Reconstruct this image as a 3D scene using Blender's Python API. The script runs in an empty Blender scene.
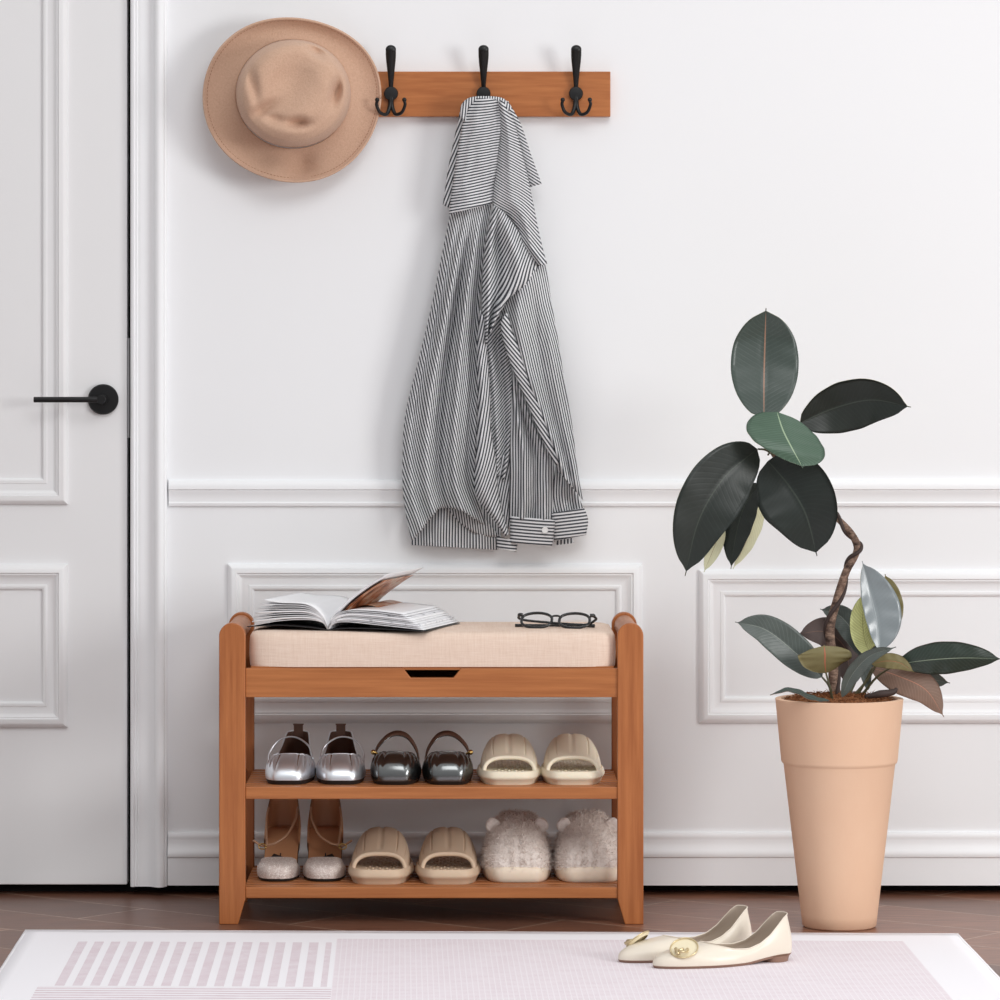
import bpy, math, random
from mathutils import Vector, Matrix, noise
from math import sin, cos, pi, sqrt, exp
SC = bpy.context.scene
COL = SC.collection
random.seed(7)

# ------------------------------------------------------------------ camera
HZ, VX, F, D0, CH = 350.0, 470.0, 4200.0, 7.0, 0.9075    # horizon row, vanishing column, focal length (px), distance, height
cd = bpy.data.cameras.new('camera'); cam = bpy.data.objects.new('camera', cd); COL.objects.link(cam)
cam.location = (0, -D0, CH); cam.rotation_euler = (pi/2, 0, 0)
cd.sensor_width = 36; cd.lens = 36*F/1000; cd.shift_x = (500-VX)/1000; cd.shift_y = -(500-HZ)/1000
cd.clip_end = 60
SC.camera = cam
# ------------------------------------------------------------------ world and lights
w = bpy.data.worlds.new('room_light'); SC.world = w; w.use_nodes = True
wn = w.node_tree; bg = wn.nodes['Background']
tc = wn.nodes.new('ShaderNodeTexCoord'); sp = wn.nodes.new('ShaderNodeSeparateXYZ'); rp = wn.nodes.new('ShaderNodeValToRGB')
wn.links.new(tc.outputs['Generated'], sp.inputs[0]); wn.links.new(sp.outputs['Z'], rp.inputs[0])
rp.color_ramp.elements[0].position = 0.0; rp.color_ramp.elements[0].color = (.56, .565, .58, 1)
rp.color_ramp.elements[1].position = 0.75; rp.color_ramp.elements[1].color = (1.0, 1.0, 1.0, 1)
wn.links.new(rp.outputs[0], bg.inputs['Color']); bg.inputs['Strength'].default_value = 0.78
def area(name, loc, target, sx, sy, power, color=(1, 1, 1)):
    l = bpy.data.lights.new(name, 'AREA'); l.shape = 'RECTANGLE'; l.size = sx; l.size_y = sy; l.energy = power; l.color = color
    o = bpy.data.objects.new(name, l); COL.objects.link(o); o.location = loc
    o.rotation_euler = (Vector(target)-Vector(loc)).to_track_quat('-Z', 'Y').to_euler(); return o
area('window_light', (3.3, -3.1, 1.30), (0.0, 0, .65), 1.2, 1.2, 74, (1, .995, .985))
area('ceiling_light', (0.7, -3.4, 3.3), (0.1, 0, .5), 2.2, 1.6, 46, (.985, .99, 1))
SC.view_settings.view_transform = 'Standard'; SC.view_settings.look = 'None'
SC.view_settings.gamma = 1; SC.view_settings.use_curve_mapping = False
SC.view_settings.exposure = -0.03

# ------------------------------------------------------------------ helpers
def S(Y): return F/(D0+Y)
def X(px, Y): return (px-VX)/S(Y)
def Z(py, Y): return CH-(py-HZ)/S(Y)
def P(px, py, Y): return Vector((X(px, Y), Y, Z(py, Y)))
def lin(r, g, b):
    f = lambda c: (c/255/12.92 if c/255 <= .04045 else ((c/255+.055)/1.055)**2.4)
    return (f(r), f(g), f(b), 1)
OFF = {}
def off(p): return OFF.get(p.name, Vector((0, 0, 0))) if p else Vector((0, 0, 0))
def obj(name, vs, fs, mat, parent=None, ang=35, uv=None, world=False, mods=None):
    """ONE mesh object; world=True: the coordinates are the room's, otherwise those of the thing."""
    me = bpy.data.meshes.new(name)
    o_ = off(parent) if world else Vector((0, 0, 0))
    me.from_pydata([tuple(Vector(v)-o_) for v in vs], [], fs); me.update()
    if uv is not None:
        l = me.uv_layers.new(name='UVMap')
        for lp in me.loops: l.data[lp.index].uv = uv[lp.vertex_index]
    for m in (mat if isinstance(mat, (list, tuple)) else [mat]): me.materials.append(m)
    if ang:
        me.polygons.foreach_set('use_smooth', [True]*len(me.polygons))
        if ang < 180: me.set_sharp_from_angle(angle=math.radians(ang))
    ob = bpy.data.objects.new(name, me); COL.objects.link(ob)
    if parent: ob.parent = parent; OFF[ob.name] = off(parent) if world else Vector((0, 0, 0))
    return ob
def thing(name, label, cat, loc=(0, 0, 0), rz=0, group=None):
    o = bpy.data.objects.new(name, None); COL.objects.link(o); o.empty_display_size = .03
    o.location = loc; o.rotation_euler = (0, 0, rz); o['label'] = label; o['category'] = cat
    if group: o['group'] = group
    OFF[o.name] = Vector(loc); return o
def struct(o): o['kind'] = 'structure'; return o
def solid(o, t, offset=0, rim=True):
    m = o.modifiers.new('s', 'SOLIDIFY'); m.thickness = t; m.offset = offset; m.use_rim = rim; return o
def bevel(o, w_, seg=2, ang=30):
    m = o.modifiers.new('b', 'BEVEL'); m.width = w_; m.segments = seg; m.limit_method = 'ANGLE'; m.angle_limit = math.radians(ang); return o
def subd(o, n=1):
    m = o.modifiers.new('u', 'SUBSURF'); m.levels = n; m.render_levels = n; return o
def box(x0, x1, y0, y1, z0, z1):
    v = [(x, y, z) for x in (x0, x1) for y in (y0, y1) for z in (z0, z1)]
    return v, [(0, 1, 3, 2), (4, 6, 7, 5), (0, 4, 5, 1), (2, 3, 7, 6), (0, 2, 6, 4), (1, 5, 7, 3)]
def merge(*parts):
    V, Fc = [], []
    for v, f in parts:
        n = len(V); V += [tuple(a) for a in v]; Fc += [tuple(i+n for i in q) for q in f]
    return V, Fc
def prism(pts, y0, y1):
    """outline in x,z extruded along y"""
    n = len(pts)
    v = [(p[0], y0, p[1]) for p in pts]+[(p[0], y1, p[1]) for p in pts]
    f = [tuple(range(n))[::-1], tuple(range(n, 2*n))]+[(i, (i+1) % n, n+(i+1) % n, n+i) for i in range(n)]
    return v, f
def grid(nu, nv, fn, closeu=False):
    v = [fn(i, j) for j in range(nv) for i in range(nu)]
    f = []
    for j in range(nv-1):
        for i in range(nu if closeu else nu-1):
            a = j*nu+i; b = j*nu+(i+1) % nu
            f.append((a, b, b+nu, a+nu))
    return v, f
def catmull(pts, n):
    pts = [Vector(p) for p in pts]
    if len(pts) == 2: return [pts[0].lerp(pts[1], i/(n-1)) for i in range(n)]
    q = [pts[0]*2-pts[1]]+pts+[pts[-1]*2-pts[-2]]
    out = []
    for i in range(n):
        t = i/(n-1)*(len(pts)-1); k = min(int(t), len(pts)-2); t -= k
        a, b, c, d = q[k:k+4]
        out.append(.5*((2*b)+(c-a)*t+(2*a-5*b+4*c-d)*t*t+(3*b-a-3*c+d)*t**3))
    return out
def tube(pts, r, n=24, seg=10, smooth=True, flat=None):
    """tube through points, r number or list; flat=(axis vector, factor) squashes it"""
    c = catmull(pts, n) if smooth else [Vector(p) for p in pts]; n = len(c)
    V, Fc = [], []; up = None
    for i in range(n):
        t = (c[min(i+1, n-1)]-c[max(i-1, 0)]).normalized()
        if up is None: up = t.orthogonal().normalized()
        up = (up-t*up.dot(t)).normalized(); sd = t.cross(up)
        u = i/(n-1)
        if isinstance(r, (list, tuple)):
            k = u*(len(r)-1); a = min(int(k), len(r)-2); rr = r[a]+(r[a+1]-r[a])*(k-a)
        else: rr = r
        for j in range(seg):
            a = 2*pi*j/seg; d = up*cos(a)*rr+sd*sin(a)*rr
            if flat: ax = Vector(flat[0]).normalized(); d = d-ax*d.dot(ax)*(1-flat[1])
            V.append(c[i]+d)
    for i in range(n-1):
        for j in range(seg):
            b = (j+1) % seg; Fc.append((i*seg+j, i*seg+b, (i+1)*seg+b, (i+1)*seg+j))
    Fc.append(tuple(range(seg))[::-1]); Fc.append(tuple((n-1)*seg+j for j in range(seg)))
    return V, Fc
def ball(c, r, nu=14, nv=9, sc=(1, 1, 1)):
    V = [Vector(c)+Vector((r*sc[0]*cos(2*pi*i/nu)*sin(pi*j/(nv-1)), r*sc[1]*sin(2*pi*i/nu)*sin(pi*j/(nv-1)), r*sc[2]*cos(pi*j/(nv-1)))) for j in range(nv) for i in range(nu)]
    Fc = [(j*nu+i, (j+1)*nu+i, (j+1)*nu+(i+1) % nu, j*nu+(i+1) % nu) for j in range(nv-1) for i in range(nu)]
    return V, Fc
def lathe(prof, n=64, c=(0, 0, 0)):
    V = [(c[0]+r*cos(2*pi*i/n), c[1]+r*sin(2*pi*i/n), c[2]+z) for r, z in prof for i in range(n)]
    Fc = [(j*n+i, j*n+(i+1) % n, (j+1)*n+(i+1) % n, (j+1)*n+i) for j in range(len(prof)-1) for i in range(n)]
    return V, Fc
def sm(a, b, x):
    t = max(0, min(1, (x-a)/(b-a))); return t*t*(3-2*t)
def interp(tab, x):
    for (a, va), (b, vb) in zip(tab, tab[1:]):
        if x <= b: return va+(vb-va)*max(0, (x-a))/(b-a)
    return tab[-1][1]

# ------------------------------------------------------------------ materials
class M:
    def __init__(s, name, col, rough=.5, metal=0, spec=.5):
        s.m = bpy.data.materials.new(name); s.m.use_nodes = True; s.t = s.m.node_tree; s.b = s.t.nodes['Principled BSDF']
        s.b.inputs['Base Color'].default_value = col; s.b.inputs['Roughness'].default_value = rough
        s.b.inputs['Metallic'].default_value = metal; s.b.inputs['Specular IOR Level'].default_value = spec
    def n(s, k, **kw):
        x = s.t.nodes.new('ShaderNode'+k)
        for a, b in kw.items(): setattr(x, a, b)
        return x
    def l(s, a, b): s.t.links.new(a, b)
    def math(s, op, a, b=None, c=None):
        x = s.n('Math', operation=op)
        for i, q in enumerate((a, b, c)):
            if q is None: continue
            if isinstance(q, (int, float)): x.inputs[i].default_value = q
            else: s.l(q, x.inputs[i])
        return x.outputs[0]
    def mix(s, f, a, b):
        x = s.n('Mix', data_type='RGBA')
        for i, q in ((0, f), (6, a), (7, b)):
            if isinstance(q, (int, float, tuple)): x.inputs[i].default_value = q
            else: s.l(q, x.inputs[i])
        return x.outputs[2]
    def coord(s, scale=(1, 1, 1), rot=(0, 0, 0), kind='Object'):
        c = s.n('TexCoord'); mp = s.n('Mapping'); mp.inputs['Scale'].default_value = scale; mp.inputs['Rotation'].default_value = rot
        s.l(c.outputs[kind], mp.inputs[0]); return mp.outputs[0]
    def noise(s, vec, scale, detail=3, rough=.5):
        x = s.n('TexNoise'); x.inputs['Scale'].default_value = scale; x.inputs['Detail'].default_value = detail; x.inputs['Roughness'].default_value = rough
        s.l(vec, x.inputs['Vector']); return x.outputs['Fac']
    def ramp(s, f, stops):
        x = s.n('ValToRGB'); e = x.color_ramp.elements
        while len(e) < len(stops): e.new(.5)
        for q, (p, c) in zip(e, stops): q.position = p; q.color = c
        s.l(f, x.inputs[0]); return x.outputs[0]
    def base(s, o): s.l(o, s.b.inputs['Base Color']); return s
    def bump(s, h, strength, dist=.001):
        x = s.n('Bump'); x.inputs['Strength'].default_value = strength; x.inputs['Distance'].default_value = dist
        s.l(h, x.inputs['Height']); s.l(x.outputs[0], s.b.inputs['Normal']); return s
def wall_mat(name, col, r=.6):
    q = M(name, col, r, 0, .35); q.bump(q.noise(q.coord(), 160, 2), .06, .0005); return q.m
WALL = wall_mat('white_wall_paint', lin(239, 240, 242), .7)
TRIM = wall_mat('white_trim_paint', lin(241, 242, 244), .5)
DOOR = wall_mat('white_door_paint', lin(234, 234, 235), .5)
GAP_SHADE = M('painted_gap_shade', lin(14, 13, 13), .9).m  # near-black colour standing in for the shade inside the gaps
BLACK = M('black_metal', lin(24, 24, 25), .38, .3).m
STEEL = M('steel', lin(170, 170, 172), .35, .9).m
def wood_mat(name, a, b, scale, rough=.42):
    q = M(name, a, rough, 0, .4)
    v = q.coord(scale); f = q.noise(v, 5, 5, .62); f2 = q.noise(q.coord((1, 1, 1)), 9, 2)
    q.base(q.mix(q.math('MULTIPLY', f2, .35), q.ramp(f, [(.32, b), (.66, a)]), b)); q.bump(f, .08, .0006); return q.m
WOODX = wood_mat('bamboo_wood_along', lin(186, 118, 68), lin(158, 94, 50), (1, 14, 26))
WOODZ = wood_mat('bamboo_wood_upright', lin(184, 115, 66), lin(156, 90, 48), (26, 26, 1.2))
RACKW = wood_mat('rack_wood', lin(190, 120, 68), lin(162, 94, 48), (1.5, 20, 22))

# ------------------------------------------------------------------ floor
fm = M('walnut_floor', lin(150, 112, 94), .34, 0, .5)
v = fm.coord((1, 1, 1), (0, 0, math.radians(38)))
bt = fm.n('TexBrick'); fm.l(v, bt.inputs['Vector']); bt.offset = .5
for k, q in (('Scale', 1), ('Mortar Size', .0016), ('Mortar Smooth', .3), ('Brick Width', .62), ('Row Height', .155), ('Bias', 0)): bt.inputs[k].default_value = q
bt.inputs['Color1'].default_value = lin(156, 106, 82); bt.inputs['Color2'].default_value = lin(110, 74, 58); bt.inputs['Mortar'].default_value = lin(206, 180, 160)
g = fm.ramp(fm.noise(fm.coord((2.2, 22, 1), (0, 0, math.radians(4))), 5, 7, .7), [(.36, (0, 0, 0, 1)), (.66, (1, 1, 1, 1))])
fm.base(fm.mix(fm.math('MULTIPLY', g, .7), bt.outputs['Color'], lin(74, 50, 42))); fm.bump(g, .12, .0006)
v_, f_ = box(-3.2, 3.2, -5.2, .25, -.05, 0)
struct(obj('floor', v_, f_, fm.m, ang=0))

# ------------------------------------------------------------------ wall, door, mouldings
GAPZ = .0165
XD1 = X(129, 0); XD0 = XD1-.86; DT = 2.02     # door opening
prt = [box(XD1+.004, 3.2, 0, .12, GAPZ, 2.6), box(-3.2, XD0-.004, 0, .12, GAPZ, 2.6), box(XD0-.004, XD1+.004, 0, .12, DT+.004, 2.6)]
struct(obj('wall_back', *merge(*prt), WALL, ang=0))
struct(obj('wall_gap_shade', *box(-3.2, 3.2, .055, .13, 0, GAPZ), GAP_SHADE, ang=0))     # recessed black strip, paints the shade in the gap under the wall
def sweep_frame(x0, x1, z0, z1, prof, y=0):
    """mitred rectangular moulding; prof = (distance inwards, projection)"""
    V = []
    for d, h in prof: V += [(x0+d, y-h, z0+d), (x1-d, y-h, z0+d), (x1-d, y-h, z1-d), (x0+d, y-h, z1-d)]
    n = len(prof)
    return V, [(j*4+i, j*4+(i+1) % 4, (j+1)*4+(i+1) % 4, (j+1)*4+i) for j in range(n-1) for i in range(4)]
def sweep_x(x0, x1, z1, prof, y=0):
    """straight horizontal moulding; prof = (distance down from z1, projection)"""
    n = len(prof); V = [(x, y-h, z1-d) for x in (x0, x1) for d, h in prof]
    return V, [(i, i+1, n+i+1, n+i) for i in range(n-1)]+[tuple(range(n))[::-1], tuple(range(n, 2*n))]
def arc(d0, h0, d1, h1, bul, n=5):
    out = []
    for i in range(n+1):
        t = i/n; k = sin(pi*t)*bul; dx, dh = d1-d0, h1-h0; L = sqrt(dx*dx+dh*dh)+1e-9
        out.append((d0+dx*t-dh/L*k, h0+dh*t+dx/L*k))
    return out
PW = .0435
def panel_prof(w_=PW, h=.0115):
    return [(0, -.002), (0, .008*h/.02)]+arc(.0, .008*h/.02, .33*w_, h, .002)+arc(.36*w_, h*.78, .37*w_, h*.78, 0, 1)+[(.42*w_, h*.80)]+arc(.44*w_, h*.74, .8*w_, h*.34, -.0014)+[(.82*w_, h*.42)]+arc(.86*w_, h*.45, w_, h*.2, .0008, 3)+[(w_, -.002)]
yb = 0.
struct(obj('trim_2', *sweep_frame(X(228, 0), X(642, 0), Z(723, 0), Z(564, 0), panel_prof()), TRIM, ang=28))
struct(obj('trim_3', *sweep_frame(X(699, 0), X(1130, 0), Z(723, 0), Z(570, 0), panel_prof()), TRIM, ang=28))
rail = [(0, -.002), (0, .006)]+arc(0, .006, .012, .0125, .002)+[(.015, .0125), (.0165, .0095), (.0175, .0100)]+arc(.019, .0095, .036, .0055, -.001)+[(.0385, .0068), (.043, .0055), (.043, -.002)]
struct(obj('trim_4', *sweep_x(X(169, 0), 3.2, Z(480, 0), rail), TRIM, ang=28))
base = [(0, -.002), (0, .005)]+arc(0, .005, .009, .008, .0012)+[(.011, .0075)]+arc(.012, .0075, .028, .012, -.0015)+arc(.030, .0135, .040, .0145, .0012, 4)+[(.0415, .0115), (.043, .0115), (Z(832, 0)-GAPZ, .0115), (Z(832, 0)-GAPZ, -.002)]
struct(obj('baseboard_back', *sweep_x(X(168, 0), 3.2, Z(832, 0), base), TRIM, ang=28))
# door casing: right jamb, left jamb and head, one mitred strip
cw = .0605; cas = [(0, -.02), (0, .012)]+arc(0, .012, .006, .017, .0015, 3)+[(.0075, .013), (.011, .014), (.0125, .0115), (.016, .0125)]+arc(.018, .0125, .040, .019, -.003, 5)+arc(.041, .0215, .056, .0215, .004, 6)+[(.0575, .014), (cw, .012), (cw, -.002)]
cx1 = X(131, 0); cx0 = XD0-.003; ct = DT+.004
V = []
for d, h in cas: V += [(cx0-d, -h, .0148), (cx0-d, -h, ct+d), (cx1+d, -h, ct+d), (cx1+d, -h, .0148)]
n = len(cas)
fs = [(j*4+i, (j+1)*4+i, (j+1)*4+i+1, j*4+i+1) for j in range(n-1) for i in range(3)]+[tuple(j*4 for j in range(n)), tuple(j*4+3 for j in range(n))[::-1]]
struct(obj('trim_5', V, fs, TRIM, ang=28))
struct(obj('door_rebate', *box(XD0-.003, cx1+.002, .045, .06, .0, DT+.004), GAP_SHADE, ang=0))  # rebate coloured near-black, painting in the shade of the gap round the door
# door slab
DX1 = X(127, 0)
door = obj('door_1', *box(XD0, DX1, -.002, .04, .0168, DT), DOOR, ang=0); struct(door); bevel(door, .0015)
dp = panel_prof(.0425, .0125)
dl, dr = XD0+.095, X(68, 0)
o = obj('door_panel_moulding', *sweep_frame(dl, dr, Z(504, 0), 1.92, dp, -.002), DOOR, door, ang=28)
o = obj('door_panel_moulding', *sweep_frame(dl, dr, Z(727, 0), Z(564, 0), dp, -.002), DOOR, door, ang=28)
hx, hz = X(102.5, -.02), Z(399.5, -.02)
rv, rf = lathe([(0, 0), (.0245, 0), (.0255, .001), (.0255, .007), (.0235, .0095), (.008, .0095), (.008, .03), (0, .03)], 40)
rv = [(hx+a, -.002-c, hz+b) for a, b, c in rv]
ro = obj('door_handle', rv, rf, BLACK, door, ang=35)
lv = tube([(hx+.006, -.04, hz), (hx-.02, -.043, hz), (hx-.112, -.043, hz)], .0048, 12, 12, flat=((0, 1, 0), .8))
lv2 = tube([(hx, -.025, hz), (hx, -.046, hz)], .0075, 4, 14)
bevel(obj('lever', *merge(lv, lv2), BLACK, ro, ang=40), .0005)
lk = obj('lock_plate', *box(X(127, 0)+.0004, X(127, 0)+.0035, .004, .03, Z(438, 0), Z(338, 0)), STEEL, door, ang=0)

# ------------------------------------------------------------------ coat rack
FEL = M('camel_felt', lin(210, 168, 140), .95, 0, .15)
_n = FEL.noise(FEL.coord(), 330, 4, .75); _b = FEL.noise(FEL.coord(), 14, 3)
FEL.base(FEL.mix(_n, lin(186, 148, 124), lin(222, 188, 164))); FEL.bump(_n, .7, .002); FEL.b.inputs['Sheen Weight'].default_value = .15
rack = thing('coat_rack', 'wooden wall coat rack with three black metal hooks', 'coat rack', (X(483, 0), 0, Z(94, 0)))
bevel(obj('board', *box(X(357, -.02), X(610.5, -.02), -.020, .0, Z(116.5, -.02), Z(71.5, -.02)), RACKW, rack, ang=0, world=True), .0012)
def hook(px):
    x = X(px, -.03); zb = Z(93.5, -.03)
    up = tube([(x, -.024, zb), (x, -.030, zb+.018), (x, -.038, zb+.045), (x, -.047, zb+.0725)], [.0040, .0036, .0037, .0044, .0054, .0066, .0078, .0086, .0086], 44, 14, flat=((0, 1, .35), .55))
    ar = [ball((x, -.047, zb+.0720), .0087, 18, 11, (1, .52, .85))]
    for s_ in (-1, 1):
        ar.append(tube([(x+s_*.001, -.026, zb-.002), (x+s_*.0016, -.028, zb-.020), (x+s_*.0075, -.034, zb-.0345), (x+s_*.018, -.042, zb-.032), (x+s_*.0235, -.047, zb-.020), (x+s_*.0225, -.049, zb-.0135)], [.0042, .0034, .0029, .0027, .0025], 26, 10))
        ar.append(ball((x+s_*.0224, -.049, zb-.0115), .0038))
    hk = obj('coat_hook', *merge(up, *ar), BLACK, rack, ang=60, world=True)
    sv, sf = lathe([(.0115, 0), (.0118, .0045), (.0108, .0062), (.006, .0066), (0, .0067)], 28)
    obj('screw_cap', [(x+a, -.0235-c, zb+b) for a, b, c in sv], sf, BLACK, hk, ang=50, world=True)
for px in (391, 483.5, 576): hook(px)

# ------------------------------------------------------------------ hat
hat = thing('felt_hat', 'camel felt wide brim hat hung at the left end of the coat rack', 'hat', (X(292, -.04), -.04, Z(100, -.04)))
hc = Vector((X(294, -.06), 0, Z(97, -.06)))
def brim_pt(u, a):
    """u 0 crown base .. 1 rim edge; local px frame turned into metres"""
    ca, sa = cos(a), sin(a)
    bx, bz = 293+57*ca, 94-54.5*sa*(1 if sa > 0 else 1.0)
    ex, ez = 292+88*ca+2*sin(2*a), 100-82*sa-1.5*sin(3*a+1)
    e = u**.92
    px, py = bx+(ex-bx)*e, bz+(ez-bz)*e
    tilt = -.034-.022*(1-(px-204)/175)
    y = tilt-.012*u*u*(.5-.5*cos(2*a+.4))+.006*sin(pi*u)+.013*exp(-((a-4.85)/.16)**2)*sin(pi*u)-.010*exp(-((a-4.50)/.20)**2)*sin(pi*u*.8)
    return P(px, py, y)
NA = 96
def both(fn, nu, nv, t, closeu=True):
    return grid(nu, nv, fn, closeu)
b = obj('brim', *grid(NA, 18, lambda i, j: brim_pt(j/17, 2*pi*i/NA), True), FEL.m, hat, ang=180, world=True); solid(b, .0028, 0); subd(b)
STI = M('tan_thread', lin(150, 100, 74), .9).m
sv = []
for i in range(150):
    a = 2*pi*i/150
    p0 = brim_pt(.89, a); p1 = brim_pt(.89, a+2*pi/150*.62)
    o_ = Vector((0, -.0016, 0)); sv.append(tube([p0+o_, (p0+p1)/2+o_*1.3, p1+o_], .00042, 4, 5))
obj('stitching', *merge(*sv), STI, b, ang=60, world=True)
rimv = [brim_pt(1, 2*pi*i/NA) for i in range(NA)]; rimv.append(rimv[0])
obj('brim_edge', *tube(rimv, .0024, NA+1, 8, smooth=False), FEL.m, b, ang=180, world=True)
def crown_pt(u, a):
    """u 0 base .. 1 centre of the top"""
    ca, sa = cos(a), sin(a)
    r = [(0, 1.0, 0), (.12, 1.0, .18), (.25, .985, .45), (.4, .95, .70), (.52, .88, .86), (.62, .76, .95), (.75, .55, 1.0), (.88, .28, 1.0), (1, 0, .99)]
    rr = interp([(q[0], q[1]) for q in r], u); hh = interp([(q[0], q[2]) for q in r], u)
    cx, cy = 293.5+(0)*hh, 94.5-.5*hh
    px = cx+57.5*rr*ca; py = cy-(55 if sa > 0 else 53)*rr*sa
    h = .105*hh
    for gx, gy, rx, ry, dp_, an in ((317, 51, 10, 5, .030, .55), (336, 92, 5, 13, .030, .25), (298, 123, 11, 4.5, .028, 0), (262, 110, 16, 5, .016, -.6), (296, 80, 30, 22, .010, 0), (253, 84, 5, 17, .014, -.2), (276, 119, 10, 4, .010, .3)):
        dx, dy = px-gx, py-gy; c_, s_ = cos(an), sin(an); ex, ey = (dx*c_+dy*s_)/rx, (-dx*s_+dy*c_)/ry
        h -= dp_*exp(-(ex*ex+ey*ey))*sm(.2, .6, u)
    h += .006*sin(px*.09+py*.05)*sm(.4, .8, u)
    y0 = -.034-.022*(1-(px-204)/175)
    k = 1+h*.0
    return P(px, py, y0-h)
c = obj('crown', *grid(NA, 40, lambda i, j: crown_pt(j/39, 2*pi*i/NA), True), FEL.m, hat, ang=180, world=True)
# ------------------------------------------------------------------ striped shirt
ST = M('striped_cotton', lin(220, 220, 222), .9, 0, .2)
uvn = ST.n('UVMap'); sx_ = ST.n('SeparateXYZ'); ST.l(uvn.outputs[0], sx_.inputs[0])
fr = ST.math('FRACT', sx_.outputs[0]); tri = ST.math('ABSOLUTE', ST.math('SUBTRACT', fr, .5))
stf = ST.math('GREATER_THAN', tri, .25)
ST.base(ST.mix(stf, lin(224, 225, 227), lin(74, 76, 82)))
_w = ST.noise(ST.coord(), 60, 3); ST.bump(_w, .35, .002)
shirt = thing('striped_shirt', 'black and white pinstriped shirt draped over the middle hook of the coat rack', 'shirt', (X(490, -.05), -.05, Z(100, -.05)))
def shirt_panel(name, left, right, Y, ang0, ang1, folds=(), bulge=.012, nu=26, nv=48, per=2.55, seed=0, parent=None, wav=1.6, dy=None, hem=None):
    """cloth between two edge lines given in picture columns/rows at the garment's depth; stripes at ang (deg from the x axis)"""
    L = catmull([(a, b, 0) for a, b in left], nv); R = catmull([(a, b, 0) for a, b in right], nv)
    V, UV = [], []
    for j in range(nv):
        for i in range(nu):
            u = i/(nu-1); t = j/(nv-1)
            if hem: t *= interp(hem, u)
            k_ = min(int(t*(nv-1)), nv-2); q_ = t*(nv-1)-k_
            p = L[k_].lerp(L[k_+1], q_).lerp(R[k_].lerp(R[k_+1], q_), u)
            d = bulge*sin(pi*u)**.6
            for (fu, fw, fd) in folds: d += fd*exp(-((u-fu-.05*sin(t*5+seed))/fw)**2)*sm(0, .3, t)
            d += .0034*noise.noise(Vector((p.x*.05+seed, p.y*.018, seed)))*wav+.0016*noise.noise(Vector((p.x*.14+seed, p.y*.07+p.x*.05, seed)))*wav
            yy = (Y if not dy else Y+dy*t)-d
            V.append(P(p.x, p.y, yy))
            ang = math.radians(ang0+(ang1-ang0)*t)
            a_ = math.radians(ang0); b_ = math.radians(ang1)
            c0 = (-p.x*sin(a_)-p.y*cos(a_)); c1 = (-(p.x-L[-1].x)*sin(b_)-(p.y-L[-1].y)*cos(b_))
            c1 += (-L[-1].x*sin(a_)-L[-1].y*cos(a_))
            cc = c0+(c1-c0)*sm(.1, .9, t)*(1 if ang0 != ang1 else 0)
            cc += 1.6*noise.noise(Vector((p.x*.03+seed*3, p.y*.02, 3+seed)))*wav/1.6 + d*35
            UV.append((cc/per, u))
    Fc = [(j*nu+i, j*nu+i+1, (j+1)*nu+i+1, (j+1)*nu+i) for j in range(nv-1) for i in range(nu-1)]
    o = obj(name, V, Fc, ST.m, parent or shirt, ang=180, uv=UV, world=True); solid(o, .0009, 0); return o
# stripe angles: 90 = vertical, 0 = horizontal, positive leans up to the right
shirt_panel('back_hem', [(430, 490), (414, 515), (411, 536), (412, 545)], [(500, 490), (502, 515), (500, 543), (498, 550)], -.020, 90, 91, folds=[(.3, .1, .004), (.7, .1, -.004)], bulge=.008, seed=1, nv=30, nu=40, per=2.9)
shirt_panel('body', [(452, 205), (444, 245), (433, 300), (420, 355), (406, 412), (403, 450), (403, 490), (407, 520), (412, 541)],
            [(492, 202), (486, 235), (481, 280), (479, 330), (481, 380), (478, 430), (476, 470), (477, 492), (486, 526)], -.040, 102, 110,
            folds=[(.13, .05, .010), (.36, .07, .020), (.52, .055, -.020), (.74, .07, .022), (.93, .05, -.016)], bulge=.022, nu=60, nv=70, seed=2, per=2.4,
            hem=[(0, 1), (.12, .965), (.25, .925), (.45, .88), (.6, .895), (.75, .925), (.88, .965), (1, 1)])
shirt_panel('yoke', [(470, 98), (463, 122), (457, 155), (452, 190), (449, 214)], [(500, 99), (503, 110), (500, 140), (497, 170), (494, 203)], -.066, 5, 11, folds=[(.88, .10, -.008), (.3, .2, .003)], bulge=.012, seed=3, per=2.9)
shirt_panel('collar', [(460, 112), (454, 140), (448, 170), (443, 205)], [(472, 104), (465, 135), (459, 170), (451, 209)], -.050, 68, 70, bulge=.004, nu=8, nv=24, seed=4, wav=.5, per=2.9)
shirt_panel('collar', [(500, 102), (512, 125), (520, 155), (530, 187)], [(508, 101), (521, 125), (531, 155), (541.5, 184)], -.048, -34, -34, bulge=.003, nu=8, nv=26, seed=5, wav=.5)
shirt_panel('collar_stand', [(460, 116), (461, 106), (467, 99), (477, 96.5), (493, 96.5), (504, 99), (512, 108)], [(466, 122), (467, 111), (473, 103), (481, 100.5), (490, 100.5), (499, 103), (506, 113)], -.070, 84, 84, bulge=.003, nu=5, nv=26, seed=6, wav=.4)
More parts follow.
